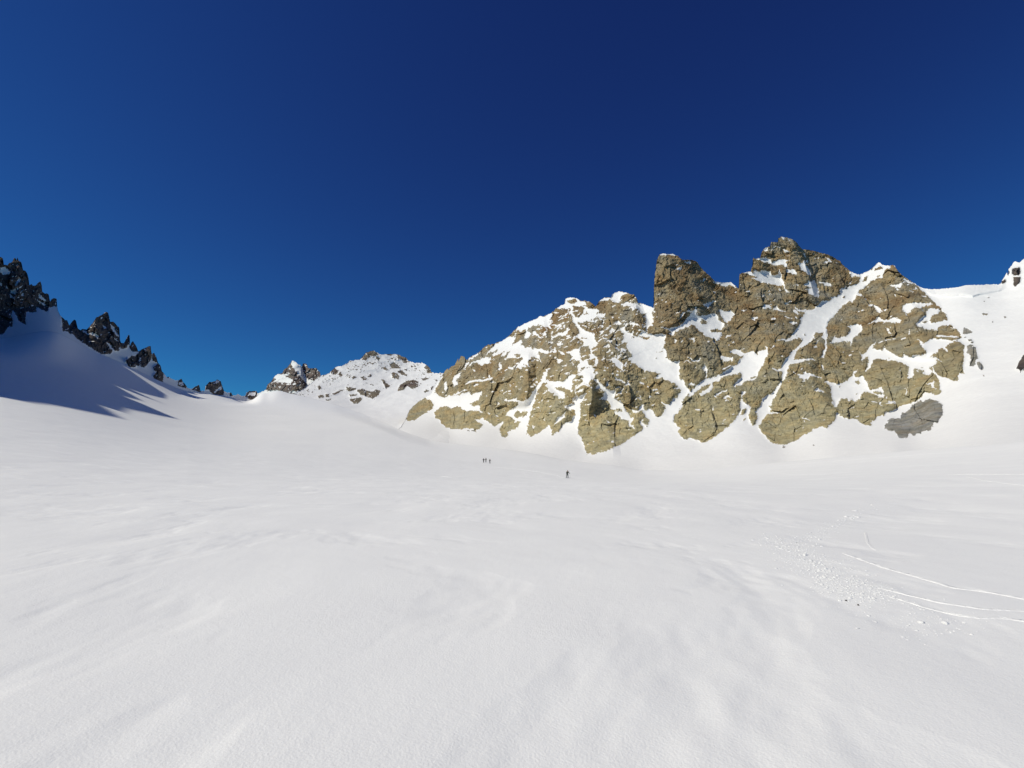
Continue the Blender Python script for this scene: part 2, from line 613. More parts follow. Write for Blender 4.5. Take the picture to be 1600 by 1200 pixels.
def facets(X, Y, cell, tilt, step, seed, ax=1.0, ay=1.0, ang=0.0):
    """angular rock: every jittered cell is a plane of its own tilt (result in pixels of depth)"""
    c_, s_ = math.cos(ang), math.sin(ang)
    wx, wy = X + cell * .35 * perlin(X / cell / 1.3, Y / cell / 1.3, seed), Y + cell * .35 * perlin(X / cell / 1.3, Y / cell / 1.3, seed + 5.5)
    u, v = (wx * c_ + wy * s_) / cell / ax, (-wx * s_ + wy * c_) / cell / ay
    iu, iv = np.floor(u).astype(int), np.floor(v).astype(int)
    best, out = np.full(u.shape, 1e9), np.zeros(u.shape)
    tab = np.random.default_rng(seed).random((256, 5))
    for du in (-1, 0, 1):
        for dv in (-1, 0, 1):
            h = _perm[(_perm[(iu + du) & 255] + iv + dv) & 255]
            q = tab[h]
            ex, ey = u - (iu + du + q[..., 0]), v - (iv + dv + q[..., 1])
            d = ex * ex + ey * ey
            w = d < best
            best = np.where(w, d, best)
            val = cell * (tilt * ((q[..., 2] - .5) * 2 * ex * ax + (q[..., 3] - .5) * 2 * ey * ay) + step * (q[..., 4] - .5))
            out = np.where(w, val, out)
    return out


def rock_relief(V, scale=1.0):
    x, y, z = V[..., 0] / scale, V[..., 1] / scale, V[..., 2] / scale
    t = 0
    for f, a, k in ((1 / 46, 7.0, 1), (1 / 19, 3.6, 1), (1 / 8.3, 1.7, 0), (1 / 3.4, .75, 0), (1 / 1.5, .35, 0)):
        nz = perlin(x * f + 3, y * f * .6 + k, z * f * 1.15 + 7)
        t = t + a * ((1 - 2 * np.abs(nz)) if k else nz)
    # ledges
    s = z * .8 + x * .22 + 4 * perlin(x / 30, y / 30, z / 30)
    t = t + 0.9 * (np.abs((s / 6.5) % 1 - .5) * 2 - .5)
    return t * scale


# ---- the main rock mountain on the right -------------------------------------------------
SKY_MAIN = (P('P', "600 690 622 672 630 662 634 654 640 641 650 630 660 622 672 617 678 608 682 600 689 590 695 580 700 575")
            + P('A1', "560 1120 600 1060 640 1050 690 1010 690 950 720 925 760 935 790 980 850 935 940 893 1000 830 1060 790 1140 775 1250 735 1330 670 1390 610 1420 578 1500 538 1580 495")
            + P('B1', "60 497 150 465 180 430 230 437 330 395 400 328 470 290 500 275 505 215 560 198 640 203 700 238 760 240 820 258 860 290 885 320 900 290 925 245 980 205 1080 195 1100 148 1180 122 1300 148 1370 170 1400 210 1415 265 1500 287 1590 325")
            + P('C1', "88 730 92 600 95 420 102 340 118 220 130 130 165 58 330 54 395 82 440 125 540 130 610 135 640 165 680 225 740 285 810 345 860 400 950 414 1050 403 1120 460 1140 480")
            + P('P', "1154 451 1155.5 428")
            + P('D1', "95 530 180 515 205 450 212 340 240 355 300 345 325 260 345 232 420 200 440 140 480 150 522 140 528 95 560 80 640 88 700 110 750 140 790 195 830 240 920 245 1000 265 1130 295 1200 325 1300 385 1360 450 1420 505 1480 535 1540 552")
            + P('E1', "100 235 130 225 230 178 290 128 340 78 352 76 380 105 430 118 480 122 520 108 545 130 580 185 620 225 680 270 770 330 860 392 960 412 1080 416 1200 405 1330 392 1420 370 1480 360 1600 362")
            + P('K', "740 245 890 240 903 205 925 178 958 168 944 140 960 108 985 84 1000 53 1020 46 1050 58 1065 50 1090 22")
            + P('P', "1615 398 1640 386 1680 392 1720 380 1760 400"))
BASE_MAIN = [(600, 680)] + [(a, b + 14) for a, b, _ in CREST if a >= 640] + [(1760, 690)]
S = Sheet(622, 1740, 366, 752, 0.75, SKY_MAIN, BASE_MAIN)
S.prepare(1.2)

R0 = (P('P', "688 300") + P('A2', "470 100 470 170 440 240 395 310 390 340 430 380 510 410 560 370 600 380 700 372 820 335 830 370 900 360 980 320 965 380 940 440 830 490 880 515 950 500 960 545 990 600 1000 680 1100 735 1145 775 1180 740 1240 700 1230 750 1210 810 1225 890 1260 915 1300 890 1310 840 1350 810 1400 800 1460 720 1540 800")
      + P('B2', "20 850 70 895 150 860 240 800 310 740 330 810 330 888 400 850 460 790 600 900 740 1010 770 1115 860 1110 1000 1075 1100 1035 1220 980 1290 930 1330 905 1410 850 1500 790 1550 740 1555 700 1530 660 1600 640")
      + P('C2', "140 1000 340 1030 390 1160 430 1200") + P('P', "1069 686 1074 686 1078 683 1100 692 1108 688 1120 680")
      + P('C2', "1000 1110 1100 1010 1150 960") + P('F', "200 390 365 520 430 520 440 550 500 620 580 715 690 755 740 765 800 745 930 700 980 650 1080 595 1200 535 1280 540 1320 520 1390 450 1400 400 1420 350 1440 350 1460 390 1530 420")
      + P('E2', "-50 915 0 910 60 920 110 960 180 1000 240 990 250 930 290 940 320 880 410 870 430 830 540 800 580 770 660 740 680 745 830 680 920 580 1000 590 1040 610 1100 610 1130 550 1105 540 1110 450 1060 370 1010 320 1000 150 935 95")
      + P('E1', "930 1190 880 1120 830 1040 890 1080 940 1080 960 1040 1040 1030 1200 1050 1320 1050 1370 1020 1340 940 1240 850 1220 815 1200 760 1150 690 1110 640 1020 560 950 490 870 420 820 370 770 330")
      + P('P', "1440 300"))
SNOW_MAIN = [  # (tile, kind, outline)
    ('A1', 'p', "790 980 850 940 940 890 940 910 880 945 800 990"), ('A1', 'p', "750 1100 790 1010 830 1000 770 1080"),
    ('A1', 'p', "830 1040 880 1000 980 960 990 940 1000 955 1085 945 1085 1010 1000 1030 970 1050 930 1020 880 1015 800 1070"),
    ('A1', 'p', "1010 910 1090 850 1160 770 1250 725 1310 680 1400 690 1370 760 1360 790 1420 760 1480 730 1480 770 1440 800 1480 790 1520 820 1600 820 1600 960 1540 990 1560 1030 1590 1060 1560 1060 1500 1030 1440 1060 1405 1080 1450 1010 1490 970 1480 950 1430 950 1380 960 1320 955 1260 965 1310 900 1240 930 1200 940 1270 870 1200 880 1120 935 1100 910 1180 840 1090 880"),
    ('A1', 'p', "1380 630 1420 560 1500 520 1600 470 1600 560 1560 580 1550 620 1600 660 1570 690 1500 710 1540 640 1530 600 1460 620 1440 600"),
    ('A1', 'p', "1170 1090 1200 1060 1205 1010 1220 1000 1220 1050 1235 1080 1200 1100"), ('A1', 'f', "860 1100 900 1110 890 1130"),
    ('A2', 'p', "600 210 640 150 720 80 700 140 660 190 680 240 640 260 610 230"), ('A2', 'p', "520 330 510 300 510 230 540 200 550 240 530 320"),
    ('A2', 'p', "870 270 900 240 960 225 950 240 900 265"), ('A2', 'p', "610 375 700 330 760 305 800 300 800 312 740 325 650 375"),
    ('A2', 'f', "1050 590 1090 610 1070 620"), ('A2', 'f', "1140 620 1200 645 1170 650"), ('A2', 'f', "1060 150 1080 130 1090 150 1075 165"),
    ('A2', 'g', "1610 370 1530 440 1490 465 1430 440 1400 430 1260 430 1270 445 1400 455 1440 470 1440 500 1340 555 1280 605 1285 640 1330 640 1390 690 1380 720 1450 700 1460 720 1400 800 1310 850 1300 900 1280 930 1330 1000 1590 1000 1590 900 1540 850 1560 760 1580 640 1600 560 1640 450 1650 380"),
    ('B2', 'g', "295 40 220 110 215 170 180 220 120 300 80 370 0 440 -20 480 30 600 70 560 115 450 125 385 150 330 200 250 265 190 275 110"),
    ('B2', 'g', "740 350 660 400 600 440 540 520 560 560 640 570 620 620 580 690 530 725 470 740 460 800 330 892 500 1000 780 1115 750 1080 740 1010 710 920 670 870 660 780 670 720 695 660 690 560 700 480 740 420 748 380"),
    ('B1', 'p', "0 520 60 490 150 455 180 425 230 430 330 380 345 420 290 490 330 590 270 560 180 540 110 545 40 575 0 600"),
    ('B1', 'p', "-20 830 70 820 100 840 150 840 220 840 300 870 280 900 240 890 170 860 160 900 190 960 220 1020 180 970 110 930 60 970 20 1010 -20 1000"),
    ('B1', 'p', "400 320 470 280 510 270 495 240 500 200 560 185 640 190 690 235 740 250 760 280 740 290 720 285 790 330 860 340 910 350 930 400 1020 395 960 450 880 440 830 470 770 480 700 520 650 500 610 450 560 400 530 350 480 330 420 340"),
    ('B1', 'g', "570 420 620 460 660 520 700 560 740 600 800 640 860 650 870 720 910 770 880 810 840 830 830 880 900 940 910 1030 870 1050 820 1060 760 1070 690 1110 660 1120 660 1050 610 1080 660 1040 690 1030 680 990 600 960 540 990 590 930 560 900 500 880 540 860 640 840 730 790 720 740 660 700 600 720 540 765 580 720 650 670 690 640 660 580 600 500"),
    ('B1', 'p', "340 530 450 530 450 560 400 620 380 620 430 560 340 545"), ('B1', 'p', "330 640 350 690 420 640 530 610 530 650 480 680 420 670 360 700 335 740"),
    ('B1', 'f', "90 630 130 620 190 700 240 680 190 720 150 680"), ('B1', 'f', "400 770 460 740 440 800 400 790"), ('B1', 'f', "380 950 470 970 400 1010"),
    ('B1', 'f', "355 850 380 800 385 850 360 870"), ('B1', 'f', "430 850 480 880 500 920 450 900"), ('B1', 'f', "470 420 530 405 510 420 475 440"),
    ('B1', 'f', "480 560 495 530 505 550 490 570"), ('B1', 'f', "480 1050 530 1020 520 1045"), ('B1', 'f', "1000 500 1030 570 1080 580 1030 575"),
    ('B1', 'p', "925 240 980 195 1080 190 1100 140 1180 115 1300 148 1220 165 1180 190 1200 240 1120 250 1060 215 990 240"),
    ('B1', 'p', "1330 265 1420 270 1500 270 1610 315 1610 365 1540 390 1500 400 1440 370 1400 310 1340 300 1270 290 1200 295 1270 245"),
    ('B1', 'p', "1550 420 1610 440 1590 500 1540 550 1480 570 1420 540 1350 560 1330 520 1290 520 1240 590 1260 610 1320 640 1350 620 1420 580 1480 600 1520 640 1610 660 1610 700 1480 720 1400 700 1350 690 1300 710 1320 720 1290 760 1200 770 1200 740 1240 700 1210 680 1240 650 1180 600 1100 650 1080 660 1180 590 1240 560 1300 500 1400 520 1470 560 1540 530"),
    ('B1', 'f', "1100 530 1160 480 1210 520 1200 530 1150 535"), ('B1', 'f', "1050 630 1090 580 1120 600 1090 640"), ('B1', 'f', "920 700 1000 660 1060 660 960 690"),
    ('B1', 'f', "1100 770 1180 785 1160 800"), ('B1', 'f', "1190 840 1210 825 1270 860 1220 870 1200 900"),
    ('B1', 'p', "1000 985 1090 960 1160 910 1130 945 1220 1020 1220 1080 1240 1120 1170 1090 1110 1010 1060 980"), ('B1', 'f', "950 980 990 950 1020 960 970 985"),
    ('B2', 'p', "270 220 340 205 480 205 510 180 560 125 640 120 630 150 590 200 580 300 540 310 500 290 470 310 500 380 500 410 430 380 380 340 340 320 290 290"),
    ('B2', 'g', "660 100 700 80 690 60 760 40 830 20 870 60 870 120 855 170 810 190 790 240 760 230 700 170 740 140 680 130"),
    ('B2', 'g', "860 175 920 180 910 200 980 260 1060 310 1115 330 1130 370 1120 420 1200 460 1240 510 1280 600 1320 660 1360 640 1340 700 1320 730 1380 780 1380 810 1310 760 1290 720 1310 700 1210 670 1140 610 1110 580 1170 580 1070 540 1080 510 1050 470 1020 440 960 420 920 450 970 400 990 330 920 290 880 300 910 240"),
    ('B2', 'p', "1130 380 1200 330 1240 280 1260 240 1300 180 1290 230 1320 245 1250 260 1240 300 1200 340 1140 390"), ('B2', 'f', "1120 150 1180 170 1260 235 1230 230 1140 180"),
    ('B2', 'p', "1330 560 1420 570 1430 540 1470 480 1500 570 1450 565 1390 600 1350 590"), ('B2', 'f', "1430 370 1460 440 1435 410"),
    ('B2', 'p', "1490 610 1550 550 1610 580 1610 660 1550 670 1500 650"), ('B2', 'p', "375 730 405 650 460 635 505 580 495 655 440 690 390 730 365 760"),
    ('B2', 'f', "860 625 900 650 870 650"), ('B2', 'f', "1000 680 1070 715 1040 720"), ('B2', 'f', "85 760 130 770 100 785"), ('B2', 'f', "780 490 820 480 800 505"),
    ('B2', 'f', "985 70 1000 50 1010 75"), ('B2', 'f', "600 190 680 180 640 215"), ('B2', 'f', "620 290 640 350 655 410 630 350"), ('B2', 'f', "770 980 800 985 780 995"),
    ('C1', 'p', "160 45 330 40 400 75 330 75 170 70"), ('C1', 'f', "355 240 450 210 430 245 390 250"), ('C1', 'f', "470 150 550 140 550 162 480 168"),
    ('C1', 'f', "680 395 720 365 770 375 720 385"), ('C1', 'p', "820 380 860 395 940 405 1050 395 1120 465 1100 472 1030 430 990 460 900 430 860 420"),
    ('C1', 'p', "415 850 450 785 510 755 580 765 620 700 625 740 610 810 650 830 760 815 850 790 890 830 890 870 960 920 975 960 940 1000 945 1060 890 1140 830 1110 720 1060 660 1020 620 960 540 940 450 990 390 1010 350 1020 330 1080 270 1045 320 1030 290 1000 180 970 280 970 390 965 450 930 510 850 560 780 490 775 430 850"),
    ('C1', 'p', "905 750 960 765 1050 765 1105 800 1060 860 1010 910 960 890 940 830"), ('C1', 'p', "700 690 800 650 860 630 860 655 800 670 770 735 740 710"),
    ('C1', 'p', "-10 710 90 740 60 780 90 910 40 930 0 1030 -10 1030"), ('C1', 'f', "345 810 440 760 400 795"), ('C1', 'f', "160 915 240 860 200 895"),
    ('C1', 'f', "970 1095 1050 1060 1060 1075 1000 1100"), ('C1', 'f', "1310 860 1390 830 1380 860 1340 880"), ('C1', 'f', "1170 750 1245 740 1220 755"),
    ('C1', 'f', "340 1100 380 1130 350 1170 350 1130"), ('C1', 'f', "430 1150 460 1110 450 1160"), ('C1', 'f', "530 1110 590 1090 605 1160 570 1130"),
    ('C1', 'f', "840 520 865 520 860 550"), ('C1', 'f', "1060 1145 1100 1140 1080 1165"), ('C1', 'f', "1095 535 1120 525 1110 545"),
    ('B1', 'g', "1310 700 1400 700 1500 715 1600 690 1620 650 1750 660 1765 680 1750 740 1700 900 1500 1130 1430 1050 1360 1020 1290 980 1340 920 1310 880 1270 820 1280 750"),
    ('C2', 'g', "0 -70 100 -50 220 -60 245 -40 230 0 230 60 160 80 240 130 255 180 240 220 320 280 415 260 410 390 415 480 470 530 480 580 530 620 545 665 470 730 440 780 440 840 400 910 350 960 340 1030 380 1070 420 1100 390 1160 430 1210 0 1210 -90 1020 0 1085 30 1060 30 1010 0 980 -60 900 0 880 30 865 90 930 140 970 180 950 230 870 240 830 180 790 290 815 300 800 330 740 390 720 410 680 430 630 340 610 400 590 350 550 290 530 200 480 90 490 170 430 100 400 0 390 -60 330"),
    ('C2', 'g', "530 665 600 600 650 550 700 510 770 480 880 460 960 410 1050 350 1130 310 1160 250 1210 210 1100 180 1040 170 1100 120 1140 125 1240 180 1330 150 1380 185 1420 145 1500 120 1490 85 1520 110 1510 190 1480 260 1430 350 1380 430 1385 470 1330 510 1260 510 1200 545 1120 580 1095 595 1080 580 1190 455 1170 410 1100 430 1000 440 930 480 850 530 830 545 830 620 760 660 680 705 650 690 720 640 790 600 780 560 720 580 650 620 580 690 530 710"),
    ('C2', 'p', "830 710 880 680 980 630 1040 620 960 660 850 715"), ('C2', 'p', "920 210 1010 215 1060 240 1090 225 1080 290 1050 250 960 290 950 250"),
    ('C2', 'p', "695 350 725 310 755 350 745 490 735 490 735 400 710 380"), ('C2', 'f', "965 730 1000 700 1060 720 1000 740"), ('C2', 'f', "520 560 560 540 610 550 590 575"),
    ('C2', 'f', "500 200 560 240 640 265 670 230 680 260 640 290 560 260"), ('C2', 'f', "450 280 500 260 560 295 500 275"), ('C2', 'f', "65 635 130 615 140 635 90 645"),
    ('C2', 'f', "110 660 160 665 150 685"), ('C2', 'f', "25 710 65 705 50 730"), ('C2', 'f', "1190 650 1240 660 1210 690 1190 735 1200 680"), ('C2', 'f', "60 820 100 805 80 830"),
    ('C2', 'f', "815 880 845 845 830 885"), ('C2', 'f', "600 320 640 360 610 345"), ('C2', 'f', "810 130 840 115 830 135"),
    ('F', 'g', "235 170 205 230 215 300 190 390 120 480 -10 580 0 700 365 700 365 520 320 430 320 350 350 270 290 250 235 210"),
    ('F', 'g', "365 520 400 490 425 420 420 360 395 350 440 300 470 230 490 180 540 140 600 120 650 60 695 -5 690 50 660 130 620 190 600 260 560 270 610 310 580 345 680 345 700 355 580 370 530 390 500 430 460 490 440 550 500 620 580 720 365 720"),
    ('D2', 'g', "830 -10 790 60 740 120 690 200 640 235 560 235 480 265 560 250 650 255 780 220 830 235 800 300 760 340 720 380 680 420 620 480 590 520 570 590 510 630 580 640 570 710 580 745 535 800 560 760 600 745 640 665 700 655 720 640 780 680 800 730 900 740 920 700 980 700 1080 740 1030 700 960 680 860 650 840 670 760 670 720 655 640 660 635 620 660 570 700 535 820 525 870 495 1020 490 920 475 850 480 790 490 720 495 740 430 770 380 800 335 860 325 910 280 980 230 960 190 1010 150 1090 150 1060 210 1110 245 1110 330 1090 400 1070 465 1040 460 1090 465 1115 400 1132 330 1130 250 1140 150 1120 100 1140 40 1170 -10"),
    ('D2', 'f', "1040 240 1000 280 1010 350 960 350 1000 310"), ('D2', 'p', "580 735 540 790 510 850 540 850 570 780"),
    ('D1', 'g', "780 1210 810 1130 800 1100 860 1040 870 1000 960 990 1030 930 1050 880 1080 880 1160 870 1200 840 1290 810 1310 790 1280 750 1370 690 1370 740 1420 690 1500 650 1550 640 1560 600 1540 570 1600 510 1620 690 1530 740 1500 800 1450 880 1400 890 1330 940 1280 1000 1230 1060 1160 1130 1130 1180 1115 1210"),
    ('E1', 'p', "-10 190 100 225 130 215 230 168 290 118 340 65 360 65 390 100 430 110 490 118 440 150 410 200 390 265 330 270 260 300 180 380 100 420 70 480 50 530 0 575 -10 400 70 340 110 310 110 260 60 240 -10 250"),
    ('E1', 'f', "480 370 560 360 590 340 640 345 600 390 530 385"), ('E1', 'p', "640 620 770 580 1020 590 990 615 900 625 830 630 770 650 740 700 680 710 640 670"),
    ('E1', 'p', "980 640 1000 640 1010 660 1110 670 1110 690 1060 730 1010 740 980 800 990 840 1130 810 1150 800 1230 810 1240 850 1150 860 1080 890 1070 930 1010 920 920 910 880 880 830 885 810 830 840 820 860 780 940 730 940 690"),
    ('E1', 'f', "640 265 720 310 770 330 770 345 700 330 650 290"), ('E1', 'f', "270 600 300 610 380 660 380 695 320 695"), ('E1', 'f', "390 655 440 665 410 675"),
    ('E1', 'p', "190 865 280 810 340 755 380 790 460 800 520 755 625 800 610 830 500 835 440 820 380 815 300 820"),
    ('D2', 'p', "1190 290 1200 240 1240 200 1245 225 1380 200 1430 100 1380 70 1420 75 1560 50 1590 110 1500 200 1440 270 1435 330 1425 270 1340 260 1220 285"),
    ('E1', 'f', "720 420 790 440 740 440"), ('E1', 'f', "430 890 460 900 470 940 500 980 470 970 440 930"), ('E1', 'f', "1230 900 1300 910 1280 915"),
    ('E1', 'f', "875 480 935 510 890 510"), ('E1', 'f', "570 400 585 425 560 430"), ('E1', 'f', "540 480 560 485 550 500"), ('E1', 'f', "790 370 830 430 800 410"),
    ('E1', 'f', "650 310 690 340 660 335"), ('E1', 'f', "725 910 740 970 715 975"),
    ('E2', 'p', "300 -55 240 0 190 60 150 115 100 80 140 140 130 185 195 140 215 190 205 240 170 330 230 290 270 180 300 165 400 160 450 185 560 190 650 210 720 270 710 410 745 395 780 350 770 290 820 275 880 310 910 300 930 365 990 370 1010 330 970 260 1060 235 1000 150 935 95 860 120 760 125 740 150 690 130 650 90 645 145 570 120 500 85 400 15 390 65 330 45 270 30 270 10"),
    ('E2', 'p', "-340 450 -290 440 -190 480 -60 440 10 380 45 315 75 300 45 350 40 390 150 375 155 430 195 440 200 510 240 550 385 520 405 600 400 635 340 640 270 590 170 570 120 620 110 660 55 690 10 670 -60 660 -120 650 -210 750 -250 640 -260 510"),
    ('E2', 'f', "690 545 700 580 675 610"), ('E2', 'f', "340 700 370 700 380 740 350 735"), ('E2', 'f', "410 655 450 620 440 650"), ('E2', 'p', "930 480 1040 445 1035 530 1005 520 990 490"),
    ('E2', 'f', "800 300 840 320 820 330"),
    ('D1', 'p', "85 530 180 505 210 545 220 505 300 515 370 495 410 520 415 505 460 555 490 555 530 530 540 470 545 470 560 580 600 640 600 695 480 680 350 650 250 620 185 595 270 590 220 560"),
    ('D1', 'p', "230 350 300 345 370 335 415 350 440 400 490 380 560 360 700 370 600 385 640 420 650 460 590 430 470 430 440 420 370 385 290 370"),
    ('D1', 'p', "610 490 680 480 740 490 760 540 690 540 640 520"), ('D1', 'p', "770 410 840 400 840 360 870 390 900 370 900 400 870 430 920 490 940 550 930 570 870 520 810 490 780 440"),
    ('D1', 'f', "340 230 395 215 395 245 350 262"), ('D1', 'f', "440 245 490 190 570 220 500 205 460 240"), ('D1', 'f', "580 230 640 240 670 270 620 270 590 250"),
    ('D1', 'f', "850 280 865 280 865 320 850 320"), ('D1', 'p', "840 680 890 650 900 620 930 640 980 620 990 650 1010 700 1035 835 900 790 910 760 860 730 960 720 880 690"),
    ('D1', 'p', "1040 640 1150 650 1210 700 1140 690 1050 660"), ('D1', 'f', "520 720 580 740 540 740"), ('D1', 'f', "590 700 640 740 660 775 620 760"),
    ('D1', 'p', "310 965 350 930 400 930 460 905 420 940 440 970 380 970 340 985"), ('D1', 'p', "460 975 500 950 540 985 630 1020 560 1010 500 990"),
    ('D1', 'p', "720 950 750 970 870 990 860 1030 790 1000 740 975"), ('D1', 'f', "710 995 750 995 800 1050 740 1035"), ('D1', 'f', "600 1065 680 1090 640 1090"),
    ('D1', 'f', "720 1070 800 1100 740 1090"), ('D1', 'f', "660 1140 740 1130 780 1170 740 1160 680 1160"), ('D1', 'f', "600 900 680 880 690 900 620 920"),
    ('D1', 'f', "1100 335 1150 350 1200 390 1110 410 1110 390 1160 390 1130 355"), ('D1', 'f', "1230 400 1280 420 1250 418"), ('D1', 'f', "195 1105 270 1075 250 1110"),
    ('D1', 'f', "50 995 125 980 100 1000"), ('D1', 'f', "555 75 600 85 600 100 575 100"), ('D1', 'f', "640 110 665 105 665 125"), ('D1', 'p', "1420 510 1550 545 1500 570 1440 580"),
    ('D1', 'f', "1395 670 1435 630 1430 660"), ('D1', 'f', "740 665 780 680 760 690"), ('D1', 'f', "630 310 655 325 640 330"),
    ('D2', 'p', "975 880 1010 850 1050 860 1100 895 1040 880 990 890"), ('D2', 'f', "1070 555 1090 555 1085 620 1075 600"), ('F', 'f', "980 420 1080 440 1070 450 1000 435"),
    ('D2', 'f', "560 440 590 430 580 455"), ('D2', 'p', "1100 760 1150 755 1250 800 1200 830 1170 800"),
]
ROCK_IN = [  # rock islands inside those snow patches
    ('A1', "1380 910 1430 885 1480 885 1460 930 1420 940"), ('A1', "1300 870 1340 860 1320 900 1280 900"), ('A1', "1120 860 1180 840 1150 880"),
    ('A2', "1380 620 1420 570 1450 585 1530 570 1560 590 1500 650 1400 660"),
    ('B1', "600 300 660 310 700 290 760 340 720 380 700 430 650 450 600 410"), ('B1', "510 240 560 225 620 208 660 260 620 270 560 270"), ('B1', "540 340 570 335 580 370 560 380"),
    ('B1', "730 390 770 370 800 400 740 420"), ('B1', "890 380 915 380 910 405 890 400"), ('B1', "700 810 810 800 820 880 800 960 700 990 690 880"), ('B1', "540 790 640 700 730 760 640 830 560 830"),
    ('B1', "780 980 880 960 870 1040 790 1050"), ('B1', "540 560 640 600 670 620 620 670 570 680 530 640"), ('B1', "1340 640 1400 590 1470 620 1400 690 1360 690"), ('B1', "1420 680 1560 690 1560 720 1480 720"),
    ('B1', "1350 600 1400 600 1360 630"), ('B1', "690 690 770 700 780 715 700 710"), ('B1', "700 1075 760 1060 750 1090 690 1110"),
    ('B2', "370 290 420 275 500 285 490 320 420 310"), ('B2', "580 470 620 460 600 490"), ('B2', "560 540 640 570 600 580"), ('B2', "1140 530 1220 570 1200 590 1130 560"),
    ('C1', "670 930 680 850 760 900 760 925"), ('C1', "790 1010 880 985 950 1005 940 1030 820 1030"), ('C1', "545 950 640 980 640 1010 560 1010"), ('C1', "440 850 540 790 540 820 470 900 450 930"),
    ('C2', "720 580 800 545 800 560 770 590"), ('C2', "1090 190 1190 215 1180 235 1110 205"), ('C2', "1300 480 1380 450 1370 470 1310 500"), ('C2', "120 150 200 150 190 165"), ('C2', "100 235 140 230 130 245"),
    ('F', "225 390 240 310 290 290 285 340 240 385"), ('F', "230 465 265 425 275 450"),
    ('D2', "740 190 765 178 750 202"), ('D2', "830 185 870 165 860 190"), ('D2', "970 180 1000 145 1030 150 1000 185"), ('D2', "1060 160 1095 145 1080 200 1060 200"),
    ('E1', "350 115 395 155 330 175 285 180 310 150"), ('E1', "-10 270 60 240 110 290 100 330 -10 375"), ('E1', "160 260 200 245 180 310 140 325"), ('E1', "310 260 355 225 350 250"),
    ('E1', "860 830 930 800 960 820 920 840"), ('E1', "900 630 990 620 960 670 900 650"), ('D1', "1320 830 1350 810 1340 840"), ('D1', "860 420 880 390 900 405 880 460"),
    ('E2', "270 575 350 570 390 590 380 610 320 605"), ('E2', "50 450 75 415 110 450 80 490"), ('E2', "55 595 75 590 75 610 60 612"), ('E2', "450 160 480 150 475 170"), ('E2', "270 30 380 10 390 65 330 45"),
    ('E2', "870 270 900 265 895 290"), ('D2', "1280 820 1305 820 1295 840"),
]
